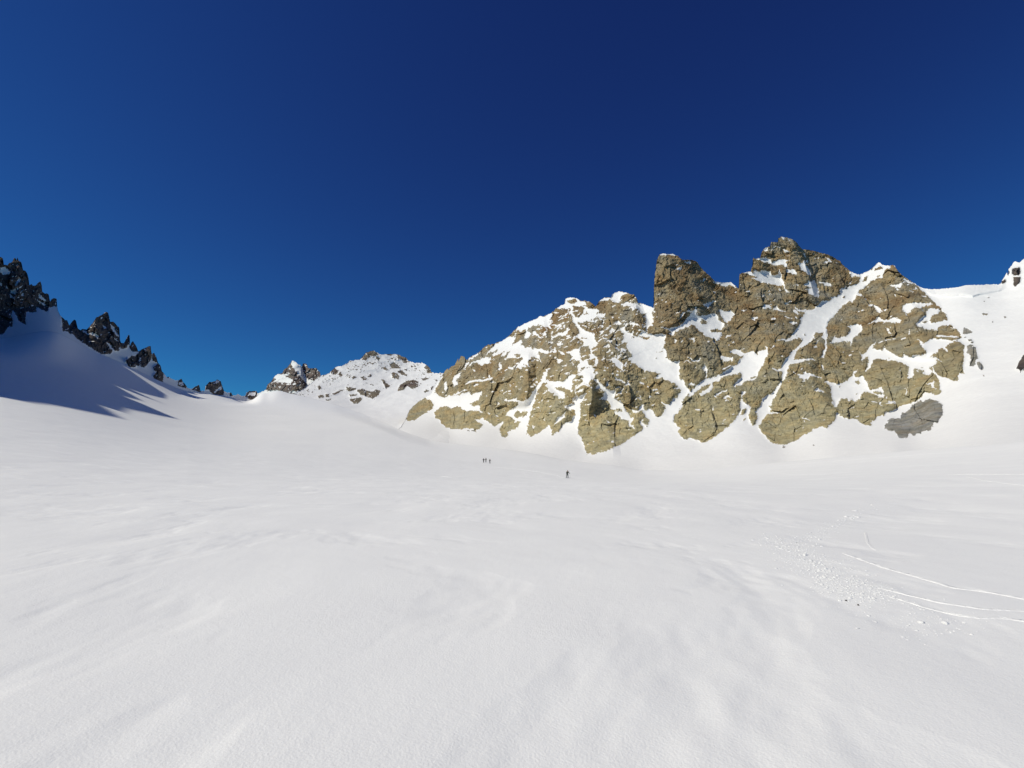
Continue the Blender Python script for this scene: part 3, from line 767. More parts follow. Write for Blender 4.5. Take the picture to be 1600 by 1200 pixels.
OUTCROPS = [  # stand clear in the snow: things of their own (tile, outline, label, name, category)
    ('P', "634 656 639 642 647 632 657 625 664 622 672 625 677 631 676 637 666 644 650 655 640 657", "olive rock outcrop at the far left foot of the brown mountain", 'rock_outcrop', M_ROCK),
    ('A2', "385 580 400 565 470 520 560 515 600 545 660 515 720 520 720 550 800 570 930 570 990 600 1000 640 960 680 900 680 950 720 1000 745 960 790 910 800 905 830 860 800 780 795 700 805 620 800 540 780 480 740 460 690 400 660", "broad low olive-brown rock outcrop above the three distant skiers", 'rock_outcrop', M_ROCK),
    ('E2', "415 1045 430 990 480 900 620 910 610 870 640 840 690 830 760 750 830 690 920 690 930 670 1050 675 1140 740 1140 800 1150 870 1090 930 1080 960 1030 960 980 1060 900 1060 860 1090 780 1115 720 1095 710 1135 640 1165 590 1140 560 1080 480 1055", "grey rock outcrop alone in the snow at the right foot of the mountain", 'rock_outcrop', M_GREY),
    ('E2', "1085 40 1120 25 1200 65 1180 10 1290 -60 1350 -50 1420 -10 1400 60 1400 90 1410 150 1400 220 1390 300 1410 355 1350 340 1330 380 1330 440 1270 440 1210 410 1100 380 1060 350 1010 260 970 270 1060 230 1060 170 1140 210 1050 140 980 140 1080 80", "large grey-brown rock outcrop on the snow at the mountain's right edge", 'rock_outcrop', M_ROCK),
    ('E2', "1450 0 1480 -20 1560 20 1560 80 1590 150 1550 180 1550 230 1520 265 1470 250 1490 180 1490 130 1440 70", "narrow grey rock outcrop just right of the large grey-brown one", 'rock_outcrop', M_GREY),
    ('E2', "1560 220 1600 190 1650 260 1640 310 1600 290", "small rounded grey boulder lowest right of the mountain's right edge", 'boulder', M_GREY),
    ('E1', "1405 880 1520 950 1480 965 1395 975", "triangular grey rock in the snow right of the mountain edge", 'boulder', M_GREY),
    ('K', "728 490 750 480 778 488 775 500 740 503", "largest dark boulder in the upper right snow slope", 'boulder', M_GREY),
    ('K', "917 515 930 511 942 520 925 527", "small dark boulder right of the largest one on the upper snow slope", 'boulder', M_GREY),
    ('K', "815 555 826 552 832 560 818 563", "small stone below the largest boulder on the upper snow slope", 'boulder', M_GREY),
    ('K', "742 382 755 380 756 390 744 391", "left stone of the two just below the snow cornice", 'boulder', M_GREY),
    ('K', "778 352 792 350 792 359 780 360", "right stone of the two just below the snow cornice", 'boulder', M_GREY),
    ('K', "1025 960 1045 900 1060 880 1085 840 1140 850 1140 960 1070 965 1060 995 1045 960", "dark purplish rock cut by the right edge of the picture", 'rock_outcrop', M_DARK),
    ('K', "735 1012 750 1010 752 1022 738 1022", "tiny stone on the snow below the rounded grey boulder", 'boulder', M_GREY),
    ('K', "985 112 1010 98 1057 95 1062 140 1050 160 1000 166 985 150", "upper block of the snow-capped rock pinnacle at the right edge", 'rock_pinnacle', M_DARK),
    ('K', "995 176 1060 176 1050 230 1015 262 1000 250", "lower block of the snow-capped rock pinnacle at the right edge", 'rock_pinnacle', M_DARK),
    ('K', "940 140 958 110 965 130 960 165 945 160", "dark rock sliver on the left side of the snow-capped pinnacle", 'rock_pinnacle', M_DARK),
    ('K', "898 215 925 190 940 220 900 242", "little dark rock where the cornice meets the snow-capped pinnacle", 'boulder', M_DARK),
    ('F', "735 785 750 768 772 775 768 792 745 798", "dark boulder in the snow under the lowest rock toe", 'boulder', M_GREY),
    ('F', "1115 760 1125 748 1140 755 1135 770", "dark boulder alone on the snow apron right of the lowest rock toe", 'boulder', M_GREY),
    ('A2', "795 815 815 812 830 825 800 826", "left flat stone in the snow under the broad low outcrop", 'boulder', M_GREY),
    ('A2', "845 820 890 816 905 832 860 830", "right flat stone in the snow under the broad low outcrop", 'boulder', M_GREY),
    ('K', "575 690 590 682 598 692 582 698", "upper left stone of the three below the triangular grey rock", 'boulder', M_GREY),
    ('K', "612 708 640 706 650 722 620 722", "middle stone of the three below the triangular grey rock", 'boulder', M_GREY),
    ('K', "632 730 655 726 655 742 640 740", "lower right stone of the three below the triangular grey rock", 'boulder', M_GREY),
]
S.paint(R0, 1, 1.0)
for k, (t, kind, txt) in enumerate(SNOW_MAIN):
    S.paint(P(t, txt), -(k + 10))
for t, txt in ROCK_IN:
    S.paint(P(t, txt), 1)
for k, (t, txt, *_r) in enumerate(OUTCROPS):
    S.paint(P(t, txt), 100 + k, 1.0 if k < 5 else .5)
# small ledges of snow, thick on the left face, sparse on the towers
fx, fy = S.PX, S.PY
dens = np.interp(fx, [640, 700, 800, 900, 1000, 1060, 1200, 1400, 1500], [.2, .16, .22, .36, .24, .06, .05, .06, .12])
dens = dens * np.interp(fy - np.interp(fx, S.X, S.sky), [0, 25, 110, 200, 300], [1.1, 1.2, 1.0, .45, .12]) * np.interp(np.interp(fx, S.X, S.base) - fy, [30, 90], [.0, 1])
sl = fy + .35 * fx
fl = fbm(fx / 9, sl / 4.2, 31.0, 3, .6) + .35 * fbm(fx / 40, fy / 40, 4.4, 2)
dk = fbm(fx / 26, fy / 20, 2.2, 2)
fleck = (S.lab == 1) & (fl > 1.12 - 1.5 * dens - .18 * dk)
S.lab[fleck] = -1
# smooth snow everywhere else: 0
PARTS = [(1075, 450, 'rock_tower'), (1215, 400, 'summit_crag'), (1300, 420, 'rock_shoulder'), (1210, 500, 'rock_wall'), (1395, 440, 'side_peak'),
         (1390, 540, 'rock_wall'), (1330, 575, 'rock_buttress'), (1240, 640, 'rock_buttress'), (1170, 610, 'rock_rib'), (1105, 635, 'rock_buttress'),
         (1395, 600, 'rock_buttress'), (1335, 640, 'rock_buttress'), (1445, 590, 'rock_buttress'), (1470, 510, 'rock_shoulder'), (1050, 560, 'rock_wall'),
         (1000, 560, 'rock_wall'), (1015, 600, 'rock_wall'), (960, 470, 'rock_dome'), (900, 480, 'rock_dome'), (940, 650, 'rock_buttress'),
         (855, 640, 'rock_buttress'), (870, 540, 'rock_wall'), (790, 590, 'rock_wall'), (720, 590, 'rock_shoulder'), (795, 665, 'rock_toe'),
         (875, 660, 'rock_toe'), (1176, 650, 'rock_toe'), (925, 560, 'rock_wall')]
pid = np.zeros(S.lab.shape, int)
best = np.full(S.lab.shape, 1e9)
wx2, wy2 = fx + 12 * perlin(fx / 30, fy / 30, 51), fy + 12 * perlin(fx / 30, fy / 30, 61)
for k, (a, b, _n) in enumerate(PARTS):
    dd = (wx2 - a) ** 2 + (wy2 - b) ** 2
    w = dd < best
    best[w] = dd[w]
    pid[w] = k
S.lab[S.lab == 1] = 200 + pid[S.lab == 1]
# the rest of the snow: apron below, open slope and cornice on the right
cor_low = np.interp(fx, [1440, 1455, 1467, 1480, 1487, 1499, 1515, 1520, 1530, 1560, 1580], [452, 461, 462.5, 461, 463.5, 461, 462.5, 463.5, 460, 455, 448])
rest = S.lab == 0
S.lab[rest & (fx > 1425)] = -2
S.lab[rest & (fx > 1445) & (fx < 1572) & (fy < cor_low + S.WY * .6)] = -3

# depth of the face
ctrl = [(a, b, d) for a, b, d in CREST if a >= 640] + [
    (640, 650, 622), (700, 668, 545), (790, 680, 455), (823, 678, 428), (916, 706, 342), (980, 682, 352), (1060, 670, 345), (1100, 688, 318), (1150, 655, 332),
    (1221, 692, 288), (1300, 655, 300), (1350, 662, 283), (1420, 670, 255), (1500, 640, 232), (1600, 620, 215), (1740, 600, 200),
    (700, 600, 620), (760, 600, 560), (840, 600, 480), (920, 600, 402), (1000, 600, 400), (1060, 600, 388), (1150, 580, 392), (1220, 580, 372), (1300, 580, 370), (1400, 580, 340),
    (1500, 560, 308), (1600, 540, 288), (1740, 520, 275), (716, 557, 650), (785, 531, 610), (850, 494, 560), (930, 470, 505), (967, 456, 495), (1000, 480, 472), (1022, 480, 455),
    (1040, 400, 478), (1090, 420, 485), (1150, 470, 470), (1160, 430, 490), (1222, 372, 505), (1300, 420, 492), (1340, 440, 480), (1392, 417, 470), (1440, 450, 438),
    (1500, 520, 345), (1500, 450, 402), (1565, 444, 395), (1600, 404, 395), (1700, 390, 390), (1740, 690, 108)]
ev = tps_fit([(a / 300, b / 300) for a, b, _ in ctrl], np.array([d for *_x, d in ctrl], float), .004)
D = ev(fx / 300, fy / 300)
D0 = D
rock = (S.lab > 0).astype(float)
r2, r6, r18 = blur(rock, 2), blur(rock, 7), blur(rock, 22)
r0 = blur(rock, 1)
V = point(fx, fy, D)
rel = 3.5 * r18 + 1.2 * r6 + .5 * r0
fac = (facets(fx, fy, 42, .17, .01, 3, 1.0, 1.5, .35) + facets(fx, fy, 17, .28, .03, 5, 1.0, 1.4, -.25) + facets(fx, fy, 7.5, .33, .08, 8, 1.2, 1.0, .3)
       + facets(fx, fy, 3.4, .36, .14, 11, 1.3, 1.0, .3) + .5 * perlin(fx / 1.9, fy / 1.6, 3.1) + 1.1 * perlin(fx / 6, fy / 3.6, 9.3))
rel = rel + fac * D / 800 * r0 * (.7 + .3 * r6) + rock_relief(V) * .42 * r2 * (.3 + .7 * r6)
rel = rel + (1 - r2) * 1.2 * fbm(V[..., 0] / 28, V[..., 1] / 40, V[..., 2] / 20, 4)
for line, a, w1, w2 in (([(826, 555), (824, 580), (826, 605), (820, 628)], 17, 70, 13), ([(989, 478), (994, 492), (1003, 510)], 9, 34, 15),
                        ([(850, 505), (858, 545), (860, 570)], 6, 25, 6), ([(1240, 380), (1254, 402), (1266, 440), (1272, 462)], 9, 45, 9),
                        ([(852, 602), (864, 622), (884, 650)], 8, 50, 14), ([(923, 592), (925, 615), (922, 645)], 7, 14, 10),
                        ([(1062, 402), (1088, 450), (1094, 485)], 7, 55, 22), ([(1399, 417), (1436, 500), (1446, 552)], 9, 60, 45),
                        ([(944, 655), (955, 690), (958, 705)], 5, 40, 12), ([(1262, 540), (1270, 600), (1300, 640)], 5, 60, 14),
                        ([(1175, 420), (1190, 470), (1215, 560)], 6, 45, 30), ([(893, 520), (905, 545)], 4, 18, 8)):
    rel = rel + crease(fx, fy, line, a, w1, w2)
# the grey outcrop juts out over a dark slot
slot = np.interp(fx, [1428, 1445, 1468], [651.5, 655, 659])
rel = rel + 3.2 * smooth(1426, 1434, fx) * (1 - smooth(1462, 1470, fx)) * np.where(fy < slot, np.clip(1 - (slot - fy) / 26, 0, 1), np.clip(1 - (fy - slot) / 1.2, 0, 1))
# the cornice overhangs the slope
cf = smooth(1440, 1458, fx) * (1 - smooth(1560, 1575, fx))
rel = rel + cf * 2.6 * (1 - smooth(-2.5, 2.5, fy - cor_low)) * (.6 + .4 * smooth(0, 8, fy - np.interp(fx, S.X, S.sky)))
D = D - rel
# snow lies where the rock lies back: ledges, bench tops and the lips of steps
back = np.zeros_like(D)
back[:, 1:-1] = -((D - D0)[:, 2:] - (D - D0)[:, :-2]) / (2 * S.step) / (D[:, 1:-1] / 800)
back = blur(back, 1)
led = (S.lab >= 200) & (back > 2.35 - 3.2 * dens - .9 * perlin(fx / 18, fy / 14, 8.8) - .5 * perlin(fx / 4, fy / 3, 5.5))
S.lab[led] = -1
V, Q, L = S.finish(D)
mount = empty("mountain", (float(point(1100, 690, 320)[0]), 320.0, 0.0), "craggy brown rock mountain with a square tower and snow couloirs", "mountain", kind="structure")
for k, (a, b, nm) in enumerate(PARTS):
    m = L == 200 + k
    if m.any():
        mesh_obj(nm, V, Q[m], M_ROCK, mount)
for k, (t, kind, txt) in enumerate(SNOW_MAIN):
    m = L == -(k + 10)
    if kind == 'f':
        L[m] = -1
    elif m.any():
        mesh_obj('snow_gully' if kind == 'g' else 'snow_patch', V, Q[m], M_SNOW, mount)
o = mesh_obj('snow_ledges', V, Q[L == -1], M_SNOW, mount)
o['kind'] = 'stuff'
mesh_obj('snow_apron', V, Q[L == 0], M_SNOW, mount)
tag(mesh_obj('snow_slope', V, Q[L == -2], M_SNOW), "steep open snow slope right of the brown mountain", "snow slope", kind="structure")
tag(mesh_obj('snow_cornice', V, Q[L == -3], M_SNOW), "overhanging snow cornice along the top of the right snow slope", "cornice")
for k, (t, txt, lab, nm, mat) in enumerate(OUTCROPS):
    m = L == 100 + k
    if m.any():
        cat = {'rock_outcrop': 'rock outcrop', 'boulder': 'boulder', 'rock_pinnacle': 'rock pinnacle'}[nm]
        tag(mesh_obj(nm, V, Q[m], mat), lab, cat, {'rock_outcrop': 'rock outcrops at the mountain foot', 'boulder': 'boulders on the snow slopes', 'rock_pinnacle': None}[nm])
del V, Q, L, D, rel

FAR_C = [(450, 616, 912), (480, 623, 888), (520, 633, 828), (560, 647, 738), (600, 663, 603), (640, 680, 478), (700, 694, 412), (712, 706, 395),
         (480, 612, 965), (520, 620, 950), (560, 630, 905), (600, 640, 800), (650, 648, 700), (700, 632, 760), (500, 603, 1030), (560, 604, 1060), (600, 615, 980), (650, 622, 880),
         (560, 580, 1190), (600, 552, 1340), (650, 572, 1250), (700, 584, 1130)]
FAR_EV = tps_fit([(a / 100, b / 60) for a, b, _ in FAR_C], np.array([d for *_q, d in FAR_C], float), .01)
# ---- the two far peaks ------------------------------------------------------------------
def far_peak(root_label, tile, sky, rocks, snows, box, base, depth, mat, amp, fleck_d, rock_default, names):
    S = Sheet(*box, 0.6, sky, base)
    S.prepare(.8)
    if rock_default:
        S.lab[:] = 200
    for k, txt in enumerate(rocks):
        S.paint(P(tile, txt), 200 + k)
    for k, txt in enumerate(snows):
        S.paint(P(tile, txt), -(10 + k))
    fx, fy = S.PX, S.PY
    fl = fbm((fx + .5 * fy) / 4.5, (fy - .35 * fx) / 3, 41.0, 3, .6)
    for sgn, thr in ((1, fleck_d[0]), (-1, fleck_d[1])):
        if sgn > 0:
            S.lab[(S.lab > 0) & (fl > thr)] = -1
        else:
            top = np.interp(fx, S.X, S.sky)
            S.lab[(S.lab == 0) & (fl < -thr + .45 * perlin(fx / 16, fy / 11, 77.7) - .012 * np.maximum(fy - top - 8, 0)) & (fy < fleck_d[2])] = 199
    rock = (S.lab > 0).astype(float)
    D = depth(fx, fy)
    V = point(fx, fy, D)
    r2, r6 = blur(rock, 2), blur(rock, 8)
    rel = amp * (6 * r6 + 3 * r2) + amp * rock_relief(V, 1.6) * (.55 + .2 * r2) + (facets(fx, fy, 9, .6, .2, 4, 1, 1.4, .3) + facets(fx, fy, 3.5, .7, .3, 6)) * D / 800 * r2
    V, Q, L = S.finish(D - rel)
    root = empty("mountain", tuple(point((box[0] + box[1]) / 2, base[0][1], float(np.median(D))).tolist()), root_label, "mountain", kind="structure")
    for k, txt in enumerate(rocks):
        m = L == 200 + k
        if m.any():
            mesh_obj(names[0], V, Q[m], mat, root)
    if (L == 199).any():
        o = mesh_obj('rock_specks', V, Q[L == 199], mat, root)
        o['kind'] = 'stuff'
    for k, txt in enumerate(snows):
        m = L == -(10 + k)
        if m.any():
            mesh_obj('snow_patch', V, Q[m], M_SNOW, root)
    m = (L == 0) | (L == -1)
    if m.any():
        mesh_obj('snow_cover', V, Q[m], M_SNOW, root)


far_peak("small dark pointed peak on the horizon with a shaded snow face", 'G',
         P('G', "-60 800 200 760 300 720 355 690 380 610 440 560 500 465 540 448 610 430 640 380 700 330 730 290 760 240 780 232 810 245 860 290 920 328 932 288 970 278 1000 300 1012 345 1060 352 1150 355 1172 390 1200 420 1212 480 1260 500 1400 560"),
         ["360 700 330 650 400 560 600 400 780 200 850 260 980 500 1040 600 960 660 870 710 700 720 820 750 760 755 690 740 600 705 490 695",
          "900 260 1240 300 1240 500 1200 520 1110 550 1050 540 990 500 950 430 930 380"],
         ["760 230 800 235 850 280 920 330 930 400 960 460 1000 520 1030 570 1030 600 960 650 1000 590 960 560 900 500 850 440 810 370 770 310 740 300",
          "490 455 540 440 620 435 700 430 720 420 700 460 650 470 700 500 780 520 760 560 740 600 640 570 560 560 470 570 400 605 440 580 520 530 480 510",
          "760 590 810 570 820 600 780 610"],
         (384, 520, 560, 634), [(380, 634), (520, 634)], lambda x, y: 1500 - 3.0 * (x - 450) + (612 - y) * 2.2 + 1.0 * np.maximum(x - 458.5, 0) ** 1.5 * smooth(478, 470, x) + 90 * smooth(470, 478, x), M_FARDARK, 1.2, (.55, 9, 0), False, ('rock_face',))

far_peak("broad snow-covered peak on the horizon flecked with brown rock", 'H',
         P('H', "-310 655 -230 650 -213 643 -152 612 -91 575 -60 545 0 500 80 440 150 420 200 390 250 343 270 325 330 320 400 290 430 258 550 240 580 210 620 163 670 143 710 136 760 160 800 185 850 178 940 175 1010 183 1090 218 1150 268 1220 283 1290 283 1330 300 1380 338 1400 388 1440 405 1550 400 1620 392 1700 380 1800 420"),
         [t for t in """570 245 600 160 700 120 770 155 775 185 720 200 650 220 620 250|740 200 790 220 780 250 740 230|850 170 940 165 930 195 880 200|990 180 1090 205 1150 265 1100 280 1060 280 1040 240 990 220|910 220 950 210 950 240|900 290 960 270 1000 300 1040 350 990 340 930 350|990 370 1050 370 1110 420 1110 440 1050 420 1000 390|920 400 960 390 1020 430 1000 480 940 460|815 330 850 330 895 365 850 365|560 455 590 430 640 470 600 485|640 440 680 410 690 440 660 450|450 460 470 430 510 450 470 470|380 430 440 430 430 465|200 400 240 330 290 380 270 420 220 410|280 420 320 390 350 420 320 440|380 570 430 570 510 580 500 600 430 620 390 600|520 590 580 580 620 610 700 620 740 590 800 620 770 670 700 710 640 690 600 670 560 660 520 620|420 655 510 650 500 670 440 680|430 710 480 700 550 690 580 700 550 750 490 765 440 740|50 665 110 660 130 690 60 700|130 660 180 655 190 680 150 690|140 720 210 705 200 720 150 735|220 640 290 620 330 590 360 600 290 640 230 665|1000 580 1040 530 1100 490 1190 480 1250 510 1240 560 1180 590 1110 550 1090 590 1000 620|800 480 830 480 870 530 910 550 860 590 840 550|1270 465 1330 450 1390 470 1310 490|1310 330 1350 295 1400 345 1415 405 1350 400 1340 370|1150 325 1190 320 1170 340|1070 350 1110 350 1110 380|35 560 70 545 90 580 60 600|660 540 690 525 710 550|1390 570 1440 555 1400 610|1310 620 1340 600 1370 620 1330 640""".split('|')],
         [], (450, 712, 545, 712), [(450, 628), (480, 634), (520, 644), (560, 658), (600, 674), (640, 691), (712, 706)],
         lambda x, y: FAR_EV(x / 100, y / 60) + 22 * np.sin((x - 590) / 26.0) * smooth(640, 580, y), M_FAR, 1.0, (.6, .50, 632), False, ('rock_band',))

# ---- the dark jagged ridge on the left ---------------------------------------------------
SKY_RIDGE = (P('P', "-80 388 -66 380 -50 392 -40 388 -20 396")
             + P('L1', "0 130 55 155 68 270 130 280 160 240 220 218 250 150 275 155 298 190 308 143 330 190 380 230 398 300 410 368 450 380 490 440 520 560 525 640 560 600 580 640 640 638 690 580 722 568 745 640 752 750 800 790 830 780 870 798 882 880 898 930 920 880 970 868 1012 888 1016 940 1020 1010 1030 1080 1080 1180")
             + P('L2', "20 268 45 272 68 330 76 345 110 290 140 263 165 275 190 380 230 410 250 390 310 400 340 370 400 310 440 240 530 190 578 150 610 163 630 230 640 290 690 290 740 350 770 380 778 550 792 580 828 590 845 570 868 510 898 478 914 488 918 600 922 640 930 590 955 558 985 600 1010 650 1030 702 1090 670 1140 650 1165 632 1205 628 1210 690 1222 745 1250 718 1290 800 1302 850 1340 900 1360 980")
             + P('L3', "192 90 215 112 240 150 268 150 300 175 350 195 400 190 428 174 450 220 490 260 502 290 560 302 610 265 648 248 670 332 720 322 730 260 780 215 850 205 880 185 918 200 932 250 950 300 962 330 1000 350 1050 343 1066 380 1110 385 1130 365 1170 385 1228 385 1240 350 1280 322 1320 325 1370 335 1392 372")
             + P('P', "408 618 440 640"))
base_r = [(-80, 560)] + [(a, b + 10) for a, b, _ in CREST if a <= 410]
SR = Sheet(-66, 408, 380, 640, 0.75, SKY_RIDGE, base_r)
SR.prepare(.9)
fx, fy = SR.PX, SR.PY
cr_px = np.array([-70] + [a for a, _b, _c2 in CREST if a <= 410], float)
cr_D = np.array([292] + [d for a, _b, d in CREST if a <= 410], float)
cr_py = np.array([540] + [b for a, b, _c2 in CREST if a <= 410], float)
SR.paint(P('P', "-1500 -100") + P('P', "-1500 420 -1100 400 -700 420 -400 470 -200 500 -80 520 -30 524 0 522 7 520 10 512 19 510 19 497 17 490 20 484 25 492 30 502 39 507 40 487 50 488 56 487 57 480 72 487 76 481 82 479 88 478 91 484 95 490")
         + P('L2', "-20 420 60 420 100 460 170 510 240 570 350 640 470 710 560 745 640 740 670 690 640 640 600 600 590 560 640 610 700 690 750 700 770 660 830 660 842 645 850 540 700 0") + P('P', "100 -100"), 1)
RIDGE_THINGS = [
    ('L2', "300 430 330 360 400 290 440 220 580 130 640 200 660 280 760 330 790 560 840 590 830 660 770 660 750 700 700 690 640 610 590 560 560 450 480 440 400 440", "tallest dark rock pinnacle standing clear of the left ridge", 'rock_pinnacle', M_DARK, 'rock pinnacle'),
    ('L2', "832 660 845 560 868 500 898 465 920 480 915 560 885 610 872 655", "thin leaning rock spire right of the tallest dark pinnacle", 'rock_spire', M_DARK, 'rock spire'),
    ('L2', "905 640 918 590 955 540 990 590 1035 705 930 695", "small triangular rock spire beside the thin leaning one", 'rock_spire', M_DARK, 'rock spire'),
    ('L2', "850 830 870 820 930 760 990 770 1030 730 1050 690 1100 650 1160 620 1215 610 1215 780 1180 850 1110 930 1000 890 990 920 900 920 880 880", "dark crag with a square block on top, right of the spires", 'rock_crag', M_DARK, 'crag'),
    ('L2', "1218 760 1250 700 1300 790 1360 890 1380 1000 1372 1135 1330 1125 1250 1080 1230 1040 1290 980 1240 960 1230 910 1270 900 1300 850 1230 840", "steep dark crag ending the shaded part of the left ridge", 'rock_crag', M_DARK, 'crag'),
    ('L3', "375 255 395 185 430 165 455 215 495 255 505 295 430 275", "low snow-topped rock on the crest past the left ridge", 'rock_outcrop', M_DARK, 'rock outcrop'),
    ('L3', "555 305 610 255 655 240 675 340 620 332", "small pointed rock left of the rounded tor on the crest", 'rock_outcrop', M_DARK, 'rock outcrop'),
    ('L3', "722 305 732 250 780 205 870 180 925 195 935 250 955 300 955 372 900 384 830 368 790 342 768 312", "rounded rock tor alone on the distant snow crest", 'rock_outcrop', M_DARK, 'rock outcrop'),
    ('L3', "1026 352 1060 335 1072 385 1040 385", "tiny dark rock right of the rounded tor", 'rock_outcrop', M_DARK, 'rock outcrop'),
    ('L3', "1222 390 1250 340 1300 315 1388 335 1352 420 1342 442 1280 432", "snow-dusted rocks left of the small pointed peak", 'rock_outcrop', M_DARK, 'rock outcrop'),
    ('L3', "240 150 255 140 272 150 268 162 245 160", "small dark stone on the crest beside the last dark crag", 'boulder', M_DARK, 'boulder'),
]
for k, t in enumerate(RIDGE_THINGS):
    SR.paint(P(t[0], t[1]), 100 + k, .6)
for k, (t, txt) in enumerate([('L1', "0 310 90 310 180 400 160 440 60 450 0 400"), ('L1', "280 570 340 520 380 530 330 570 290 620 270 640"), ('L1', "190 710 260 700 310 760 270 790 200 760"),
                              ('L1', "360 790 410 780 430 830 380 820"), ('L1', "150 770 220 820 260 900 200 850"), ('L1', "690 790 770 840 850 960 870 1000 790 920 680 850"), ('L1', "610 860 740 940 840 1010 760 980"),
                              ('L1', "90 640 120 640 130 690 100 690"), ('L1', "0 580 30 600 20 640 0 640"), ('L2', "250 395 320 425 320 450 400 435 480 480 470 530 420 490 330 460 270 430"), ('L2', "525 340 570 350 600 380 560 385"),
                              ('L2', "640 310 690 370 750 480 740 500 660 400"), ('L2', "330 560 430 550 400 570"), ('L2', "590 560 660 640 640 660 610 620"), ('L2', "680 490 770 570 720 540"),
                              ('L2', "1110 660 1150 670 1130 700"), ('L3', "860 200 920 195 870 230 810 240"), ('L3', "830 340 900 280 930 270 935 300 890 320 850 345"), ('L3', "400 215 440 205 430 240 390 240"),
                              ('L3', "1270 340 1370 345 1330 380 1260 380")]):
    SR.paint(P(t, txt), -1)
fl = fbm(fx / 6, (fy + .5 * fx) / 3.4, 71.0, 3, .6)
SR.lab[(SR.lab > 0) & (fl > .70 + .25 * perlin(fx / 22, fy / 22, 3.3))] = -1
Dc, Yc = np.interp(fx, cr_px, cr_D), np.interp(fx, cr_px, cr_py)
gain = np.interp(fx, [-80, 0, 120, 400], [.0013, .0016, .0022, .0026])
kk = np.exp(-.5 * (np.arange(-40, 41) / 14) ** 2)
kk /= kk.sum()
sm1 = lambda a: np.repeat(np.convolve(np.pad(a[:, 0], 40, mode='edge'), kk, 'valid')[:, None], a.shape[1], 1)
Dc, Yc = sm1(Dc), sm1(Yc)
hgt = Yc - fy
D = Dc + 3 + Dc * gain * np.maximum(hgt, -12) + Dc * .0042 * np.clip(hgt, 0, 42) * (1 - smooth(110, 150, fx))
rock = (SR.lab > 0).astype(float)
r2, r6 = blur(rock, 2), blur(rock, 7)
V = point(fx, fy, D)
fac = facets(fx, fy, 22, .6, .2, 3, 1.0, 1.9, .35) + facets(fx, fy, 8, .7, .25, 5, 1.0, 1.7, -.3) + facets(fx, fy, 3.5, .8, .3, 9, 1, 1.3, .3)
rel = (Dc / 300) * (1.5 * r6 + .4 * r2 + .4 * rock_relief(V, .8) * (.1 + .9 * r2)) + fac * Dc / 800 * r2
V, Q, L = SR.finish(D - rel)
ridge = empty("mountain_ridge", (-240.0, 260.0, 50.0), "dark jagged rock ridge in shade along the left edge", "mountain ridge", kind="structure")
xm = V[Q[:, 0]]
pxm = 800 + F_PX * xm[:, 0] / xm[:, 1]
mesh_obj('rock_wall', V, Q[(L == 1) & (pxm < 45)], M_DARK, ridge)
mesh_obj('rock_crest', V, Q[(L == 1) & (pxm >= 45) & (pxm < 96)], M_DARK, ridge)
mesh_obj('rock_foot', V, Q[(L == 1) & (pxm >= 96)], M_DARK, ridge)
mesh_obj('snow_cover', V, Q[L == 0], M_SNOW, ridge)
o = mesh_obj('snow_ledges', V, Q[L == -1], M_SNOW, ridge)
o['kind'] = 'stuff'
for k, (t, txt, lab, nm, mat, cat) in enumerate(RIDGE_THINGS):
    m = L == 100 + k
    if m.any():
        tag(mesh_obj(nm, V, Q[m], mat), lab, cat, {'rock_spire': 'rock spires on the left ridge', 'rock_crag': 'crags on the left ridge', 'rock_outcrop': 'rocks along the distant crest'}.get(nm))
del V, Q, L, D, rel

# the same ridge goes on to the left of the frame, towards the sun: its crest throws the long shadow on the left slope
def ridge_beyond():
    edge = P('P', "-60 610 0 620.5 45 629 95 635 150 646 192 654 180 647 172 642 194 645 160 634 200 639 230 645 279 655 250 643 225 632 192 619 225 627 267 635 240 625 217 617 180 602 200 606")
    line_y, line_x = [-120, 0, 100, 200, 300, 340, 380, 430], [-315, -330, -345, -360, -376, -404, -436, -462]
    st = []
    for a, b in edge:
        g = ground_hit(a, b)
        Ls = np.linspace(1, 700, 7000)
        X, Y = g[0] + sun_dir[0] * Ls, g[1] + sun_dir[1] * Ls
        k = np.argmax(X < np.interp(Y, line_y, line_x))
        st.append((Y[k], g[2] + sun_dir[2] * Ls[k]))
    st.sort()
    y0 = st[0][0]
    ys = np.arange(-110, 426, 1.0)
    sy = np.array([-110, y0 - 40] + [a for a, _ in st] + [335, 380, 426])
    sz = np.array([110, st[0][1] * .92] + [b for _, b in st] + [186, 200, 192])
    zc = np.interp(ys, sy, sz)
    xc = np.interp(ys, line_y, line_x)
    prof = np.concatenate([np.linspace(-1.15, 0, 26)[:-1], np.linspace(0, 1.0, 26)])        # back foot .. crest .. front foot
    T = np.repeat(prof[None], len(ys), 0)
    zf = np.full(len(ys), 48.0)
    H = (zc - zf)[:, None]
    Zp = zf[:, None] + H * (1 - np.abs(T) ** .85)
    Xp = xc[:, None] + T * H * np.where(T > 0, .22, .62)
    Yp = np.repeat(ys[:, None], T.shape[1], 1)
    w = np.minimum(1, np.abs(T) * 5)
    nz = 5 * fbm(Yp / 30, Zp / 40, T * 2, 4) + facets(Yp, Zp + 300, 14, .5, .3, 13)
    Xp = Xp + nz * w * np.sign(T)
    n, m = T.shape
    idx = np.arange(n * m).reshape(n, m)
    q = np.stack([idx[:-1, :-1], idx[:-1, 1:], idx[1:, 1:], idx[1:, :-1]], -1).reshape(-1, 4)
    mesh_obj('rock_wall', np.stack([Xp, Yp, Zp], -1).reshape(-1, 3), q, M_DARK, ridge)


ridge_beyond()

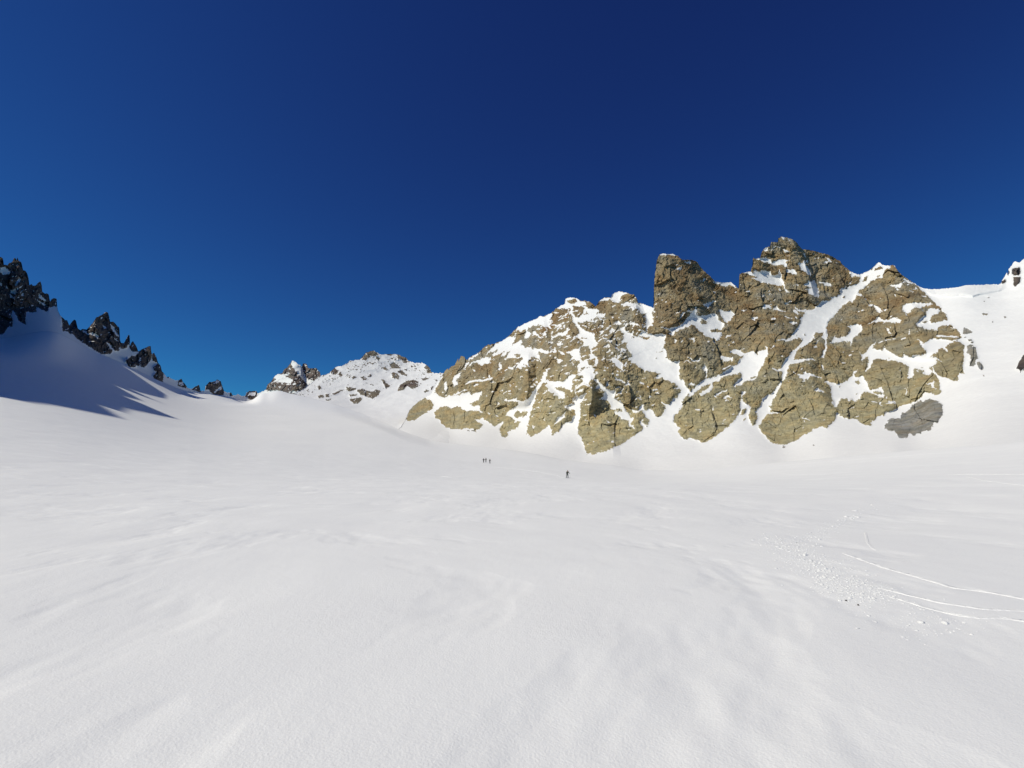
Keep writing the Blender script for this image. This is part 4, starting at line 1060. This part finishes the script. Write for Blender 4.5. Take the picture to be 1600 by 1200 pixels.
# ------------------------------------------------------------------ tracks and broken snow on the right
M_TRACK = snow_mat("track_snow", (0.875, 0.88, 0.86), grain=1.2)
M_LUMP = snow_mat("lump_snow", (0.78, 0.785, 0.77), grain=.8)
M_STONE = plain_mat("dark_stone", (0.10, 0.09, 0.08), .9)


def track(pts, width, height, label, name='ski_track', n=260, seed=1):
    """a groove pressed in the snow with the pushed-up snow along both edges; the line runs on the ground"""
    G = np.array([ground_hit(a, b)[:2] for a, b in pts])
    t = np.concatenate([[0], np.cumsum(np.linalg.norm(np.diff(G, axis=0), axis=1))])
    tt = np.linspace(0, t[-1], n)
    X, Y = np.interp(tt, t, G[:, 0]), np.interp(tt, t, G[:, 1])
    k = np.ones(9) / 9
    X, Y = np.convolve(np.pad(X, 4, mode='edge'), k, 'valid'), np.convolve(np.pad(Y, 4, mode='edge'), k, 'valid')
    X += width * .25 * perlin(tt / (width * 4), seed, 1.5)
    dx, dy = np.gradient(X), np.gradient(Y)
    L = np.hypot(dx, dy)
    nx, ny = -dy / L, dx / L
    fade = np.minimum(1, np.minimum(tt, t[-1] - tt) / (width * 6) + .02)
    prof = [(-1.0, -.3), (-.72, .8), (-.45, 1.0), (-.2, .25), (0, .1), (.2, .25), (.45, .9), (.72, .6), (1.0, -.3)]
    V = []
    for j, (o, h) in enumerate(prof):
        wob = 1 + .35 * perlin(tt / (width * 1.2), j * .7, seed + 3)
        hh = .34 * h * height * fade * np.clip(.7 + 1.3 * perlin(tt / (width * 2.5), j * .9 + 5, seed), .1, 2)
        x, y = X + nx * o * width * wob, Y + ny * o * width * wob
        V.append(np.stack([x, y, ground_z(x, y) + hh + .002 - (.02 + height * .3 if abs(o) == 1 else 0)], -1))
    V = np.array(V)
    m = len(prof)
    idx = np.arange(m * n).reshape(m, n)
    q = np.stack([idx[:-1, :-1], idx[:-1, 1:], idx[1:, 1:], idx[1:, :-1]], -1).reshape(-1, 4)[:, ::-1]
    o = mesh_obj(name, V.reshape(-1, 3), q, M_TRACK)
    return tag(o, label, "ski track", "ski tracks in the snow", "structure")


track(P('P', "1318 864 1334 870 1381 887 1444 905 1491 919 1531 923 1600 936 1660 946"), .045, .020, "long thin ski track running clear of the broken snow to the right edge", seed=2)
track(P('P', "1372 918 1444 936 1475 943 1537 952 1600 955 1650 957"), .035, .016, "upper of the two ski tracks leaving the broken snow", seed=3)
track(P('P', "1390 932 1444 949 1500 962 1531 966 1569 966 1600 971 1650 978"), .04, .018, "lower of the two ski tracks leaving the broken snow", seed=4)
track(P('P', "1480 741.5 1537 741 1600 741 1660 741"), .16, .05, "far straight ski track near the right edge", seed=5)
track(P('P', "1512 745 1535 750 1570 755 1600 758 1650 763"), .12, .04, "far slanting ski track below the straight one at the right edge", seed=6)
track(P('P', "742 728 770 729.5 800 732 842 737 872 743 884 747"), .45, .12, "skin track running from the three distant persons to the nearest one", n=400, seed=7)
track(P('P', "690 744 705 746 718 747"), .45, .16, "short bright scrape in the snow left of the nearest person", n=120, seed=8)
track(P('P', "1352 832 1356 848 1362 856 1372 861"), .03, .012, "short curved mark above the long thin ski track", n=120, seed=9)
track(P('P', "1190 745 1215 741 1260 742 1300 741"), .14, .05, "faint far scrape across the snow below the lowest rock toe", n=200, seed=10)
track(P('P', "1200 729 1280 722 1360 716 1440 710 1520 705"), .25, .06, "long faint old track along the swell under the right slope", n=300, seed=11)


def lump(rnd, size):
    """angular clod: a squashed, noise-cut ball"""
    nu, nv = 9, 6
    u = np.linspace(0, 2 * np.pi, nu, endpoint=False)
    v = np.linspace(0, np.pi, nv)
    U, Vv = np.meshgrid(u, v, indexing='ij')
    d = np.stack([np.cos(U) * np.sin(Vv), np.sin(U) * np.sin(Vv), np.cos(Vv)], -1)
    r = 1 + .28 * (rnd.random((nu, nv)) - .5)
    r[:, 0], r[:, -1] = r[0, 0], r[0, -1]
    sc = np.array([1, .6 + .6 * rnd.random(), .45 + .4 * rnd.random()]) * size
    p = d * r[..., None] * sc
    a = rnd.random() * 6.28
    p = np.stack([p[..., 0] * np.cos(a) - p[..., 1] * np.sin(a), p[..., 0] * np.sin(a) + p[..., 1] * np.cos(a), p[..., 2]], -1)
    idx = np.arange(nu * nv).reshape(nu, nv)
    nx_ = np.roll(idx, -1, 0)
    q = np.stack([idx[:, :-1], idx[:, 1:], nx_[:, 1:], nx_[:, :-1]], -1).reshape(-1, 4)
    return p.reshape(-1, 3), q


rnd = np.random.default_rng(5)
VV, QQ, nv0 = [], [], 0
axis = np.array([(1195, 838), (1235, 852), (1262, 872), (1295, 893), (1325, 912), (1350, 930), (1385, 925)], float)
for k in range(2600):
    t = rnd.beta(1.7, 1.25)
    i = min(int(t * 6), 5)
    c = axis[i] + (axis[i + 1] - axis[i]) * (t * 6 - i)
    sp = 4 + 22 * t * (1.25 - t)
    px, py = c[0] + rnd.normal() * sp * 2.0 - 8, c[1] + rnd.normal() * sp * .85
    if k % 9 == 0:
        px, py = 1440 + rnd.normal() * 45, 972 + rnd.normal() * 13 + .15 * (px - 1300)
    if k % 14 == 0:
        w_ = rnd.beta(1, 1.6)
        px, py = 1250 + w_ * 125 + rnd.normal() * 9, 850 - w_ * 62 + rnd.normal() * 5
    g = ground_hit(px, py)
    p, q = lump(rnd, float(np.clip(rnd.lognormal(-4.75, .55), .003, .032)) * g[1] / 9)
    VV.append(p * np.array([1, 1, .75]) + g)
    QQ.append(q + nv0)
    nv0 += len(p)
o = mesh_obj('snow_debris', np.concatenate(VV), np.concatenate(QQ), M_LUMP, smooth_shade=False)
tag(o, "scattered broken snow crumbs beside the ski tracks", "snow debris", kind="stuff")
for px, py, sz, lab in ((1258, 868, .055, "largest white snow lump, at the upper end of the broken snow"), (1247, 855, .035, "small snow lump just above the largest one"),
                        (1290, 889, .032, "snow lump in the middle of the broken snow band"), (1440, 973, .04, "left snow lump of the pair below the ski tracks"),
                        (1477, 974, .045, "right snow lump of the pair below the ski tracks"), (1340, 982, .022, "single snow crumb lying below the broken snow"),
                        (1362, 789, .05, "far snow lump uphill of the broken snow")):
    g = ground_hit(px, py)
    p, q = lump(rnd, sz * .8)
    o = mesh_obj('snow_lump', p + g + np.array([0, 0, sz * .12]), q, M_LUMP, smooth_shade=False)
    tag(o, lab, "snow lump", "snow lumps")
for px, py, sz, lab in ((1245, 849, .014, "topmost dark pebble in the broken snow"), (1341, 946, .014, "lowest dark pebble of the broken snow"), (1322, 939, .014, "middle dark pebble, up and left of the lowest one")):
    g = ground_hit(px, py)
    p, q = lump(rnd, sz)
    tag(mesh_obj('pebble', p + g + np.array([0, 0, sz * .3]), q, M_STONE, smooth_shade=False), lab, "pebble", "pebbles in the broken snow")


# ------------------------------------------------------------------ persons
def skin_mesh(name, joints, bones, mat, parent, sub=2):
    """one continuous surface grown round a skeleton of (x, y, z, radius) joints"""
    me = bpy.data.meshes.new(name)
    me.from_pydata([j[:3] for j in joints], bones, [])
    o = bpy.data.objects.new(name, me)
    C.objects.link(o)
    o.modifiers.new('skin', 'SKIN').use_smooth_shade = True
    if not me.skin_vertices:
        me.attributes.new('skin', 'FLOAT', 'POINT')
    for d, j in zip(me.skin_vertices[0].data, joints):
        d.radius = (j[3], j[3])
    me.skin_vertices[0].data[0].use_root = True
    ss = o.modifiers.new('sub', 'SUBSURF')
    ss.levels = ss.render_levels = sub
    o.data.materials.append(mat)
    dg = bpy.context.evaluated_depsgraph_get()
    nm = bpy.data.meshes.new_from_object(o.evaluated_get(dg))
    o.modifiers.clear()
    o.data = nm
    nm.materials.clear()
    nm.materials.append(mat)
    o.parent = parent
    return o


def person(px, py, facing, cols, label, group, lean=.16, stride=.22, backpack=True):
    g = ground_hit(px, py)
    root = empty('person', g, label, 'person', group)
    root.rotation_euler = (0, 0, facing)
    skin, jacket, trouser, hat, boot = [plain_mat('cloth', c, .85, .15) for c in cols]
    L = lean
    J = {'pel': (0, 0, .93, .13), 'wai': (0, -L * .4, 1.10, .125), 'che': (0, -L, 1.32, .15), 'nec': (0, -L * 1.3, 1.48, .045), 'hea': (0, -L * 1.6, 1.60, .105), 'top': (0, -L * 1.65, 1.70, .095),
         'chin': (0, -L * 1.6 - .07, 1.565, .035), 'nose': (0, -L * 1.6 - .125, 1.615, .014)}
    B = [('pel', 'wai'), ('wai', 'che'), ('che', 'nec'), ('nec', 'hea'), ('hea', 'top'), ('hea', 'chin'), ('hea', 'nose')]
    for n, sx, st in (('l', 1, stride), ('r', -1, -stride * .8)):
        J.update({'hip' + n: (.09 * sx, -.01, .86, .095), 'kne' + n: (.11 * sx, -.10 - st * .55, .49, .066), 'ank' + n: (.11 * sx, -st + .04, .11, .048), 'toe' + n: (.12 * sx, -st - .15, .05, .04),
                  'sho' + n: (.18 * sx, -L, 1.39, .068), 'elb' + n: (.30 * sx, -L - .04 + st * .3, 1.14, .05), 'wri' + n: (.37 * sx, -L - .24 + st * .3, 1.00, .036), 'han' + n: (.385 * sx, -L - .32 + st * .3, .99, .042),
                  'thu' + n: (.355 * sx, -L - .31 + st * .3, 1.03, .016)})
        B += [('pel', 'hip' + n), ('hip' + n, 'kne' + n), ('kne' + n, 'ank' + n), ('ank' + n, 'toe' + n), ('che', 'sho' + n), ('sho' + n, 'elb' + n), ('elb' + n, 'wri' + n), ('wri' + n, 'han' + n), ('han' + n, 'thu' + n)]

    def part(name, keys, grow, mat):
        ks = [k for k in J if k in keys]
        js = [(*J[k][:3], J[k][3] * grow + .012 * (grow > 1)) for k in ks]
        bs = [(ks.index(a), ks.index(b)) for a, b in B if a in ks and b in ks]
        return skin_mesh(name, js, bs, mat, root)
    J['hem'] = (0, .0, .80, .15)
    B.append(('pel', 'hem'))
    part('body', [k for k in J if k != 'hem'], 1.0, skin)
    part('jacket', ['hem', 'pel', 'wai', 'che', 'shol', 'elbl', 'wril', 'shor', 'elbr', 'wrir'], 1.16, jacket)
    part('trousers', ['wai', 'pel', 'hipl', 'knel', 'ankl', 'hipr', 'kner', 'ankr'], 1.17, trouser)
    skin_mesh('hat', [(0, -L * 1.6 + .012, 1.655, .122), (0, -L * 1.62 + .012, 1.71, .118), (0, -L * 1.64 + .012, 1.77, .075)], [(0, 1), (1, 2)], hat, root)
    for n in 'lr':
        part('boot', ['ank' + n, 'toe' + n], 1.25, boot)
        part('glove', ['wri' + n, 'han' + n, 'thu' + n], 1.12, boot)
    if backpack:
        skin_mesh('backpack', [(0, -L + .22, 1.40, .11), (0, -L + .24, 1.22, .135), (0, -L * .5 + .2, 1.04, .11)], [(0, 1), (1, 2)], hat, root)
    return root, J


def tube(name, pts, rads, mat, nseg=8):
    V, Q = [], []
    pts = np.array(pts, float)
    d = pts[-1] - pts[0]
    d /= np.linalg.norm(d)
    a = np.cross(d, [0.3, .9, .1])
    a /= np.linalg.norm(a)
    b = np.cross(d, a)
    for p, r in zip(pts, rads):
        for k in range(nseg):
            t = 2 * math.pi * k / nseg
            V.append(p + r * (a * math.cos(t) + b * math.sin(t)))
    for i in range(len(pts) - 1):
        for k in range(nseg):
            Q.append((i * nseg + k, i * nseg + (k + 1) % nseg, (i + 1) * nseg + (k + 1) % nseg, (i + 1) * nseg + k))
    return V, Q


def pole(root, J, n, label):
    c, s_ = math.cos(root.rotation_euler.z), math.sin(root.rotation_euler.z)
    h = J['han' + n]
    def w(x, y, z):
        return np.array([root.location.x + c * x - s_ * y, root.location.y + s_ * x + c * y, root.location.z + z])
    top = w(h[0], h[1] - .02, h[2] + .12)
    tip = w(h[0] + math.copysign(.16, h[0]), h[1] - .05, 0)
    tip[2] = ground_z(tip[0], tip[1]) - .03
    e = empty('ski_pole', tip, label, 'ski pole', 'ski poles of the nearest person')
    m1, m2 = plain_mat('pole_grey', (.12, .12, .13), .4), plain_mat('grip_black', (.03, .03, .03), .8)
    lerp = lambda t: tip + (top - tip) * t
    V, Q = tube('shaft', [lerp(0), lerp(.05), lerp(.86)], [.006, .011, .013], m1)
    mesh_obj('shaft', V, Q, m1, e)
    V, Q = tube('grip', [lerp(.85), lerp(.88), lerp(.97), lerp(1)], [.014, .02, .021, .012], m2)
    mesh_obj('grip', V, Q, m2, e)
    V, Q = tube('basket', [lerp(.06), lerp(.07), lerp(.08)], [.012, .05, .012], m2, 12)
    mesh_obj('basket', V, Q, m2, e)


def ski(root, J, n, label):
    c, s_ = math.cos(root.rotation_euler.z), math.sin(root.rotation_euler.z)
    a = J['ank' + n]
    V = []
    for y, wd, z in ((.75, .05, .03), (.6, .055, .012), (0, .045, .012), (-.6, .055, .012), (-.8, .058, .03), (-.93, .045, .10), (-.98, .015, .14)):
        for sx in (-1, 1):
            for zz in (0, .018):
                x, yy = a[0] + sx * wd, a[1] + y
                gx, gy = root.location.x + c * x - s_ * yy, root.location.y + s_ * x + c * yy
                V.append((gx, gy, float(ground_z(gx, gy)) + z + zz))
    Q = []
    for i in range(6):
        p, q = 4 * i, 4 * i + 4
        Q += [(p, p + 1, q + 1, q), (p + 1, p + 3, q + 3, q + 1), (p + 3, p + 2, q + 2, q + 3), (p + 2, p, q, q + 2)]
    Q += [(0, 2, 3, 1), (24, 25, 27, 26)]
    tag(mesh_obj('ski', V, Q, plain_mat('ski_top', (.07, .10, .14), .4), smooth_shade=False), label, 'ski', 'skis of the nearest person')


r_, J_ = person(886.5, 747, math.radians(12), ((.45, .30, .22), (.07, .075, .05), (.10, .12, .125), (.22, .21, .19), (.04, .04, .045)), "nearest person, in a dark olive jacket and grey trousers, leaning forward on two ski poles", None, lean=.2)
for n, lab in (('l', "ski pole on the picture's right side of the nearest person"), ('r', "ski pole on the picture's left side of the nearest person")):
    pole(r_, J_, n, lab)
for n, lab in (('l', "ski under the forward foot of the nearest person"), ('r', "ski under the rear foot of the nearest person")):
    ski(r_, J_, n, lab)
dark = ((.4, .28, .2), (.06, .06, .055), (.09, .09, .09), (.06, .06, .06), (.04, .04, .04))
person(755.5, 723.0, math.radians(170), dark, "leftmost of the three dark-clad distant persons", "distant persons on the snow", lean=.06)
person(759.2, 722.6, math.radians(185), dark, "middle one of the three dark-clad distant persons", "distant persons on the snow", lean=.12)
person(765.4, 724.4, math.radians(175), dark, "rightmost and lowest of the three dark-clad distant persons", "distant persons on the snow", lean=.05)
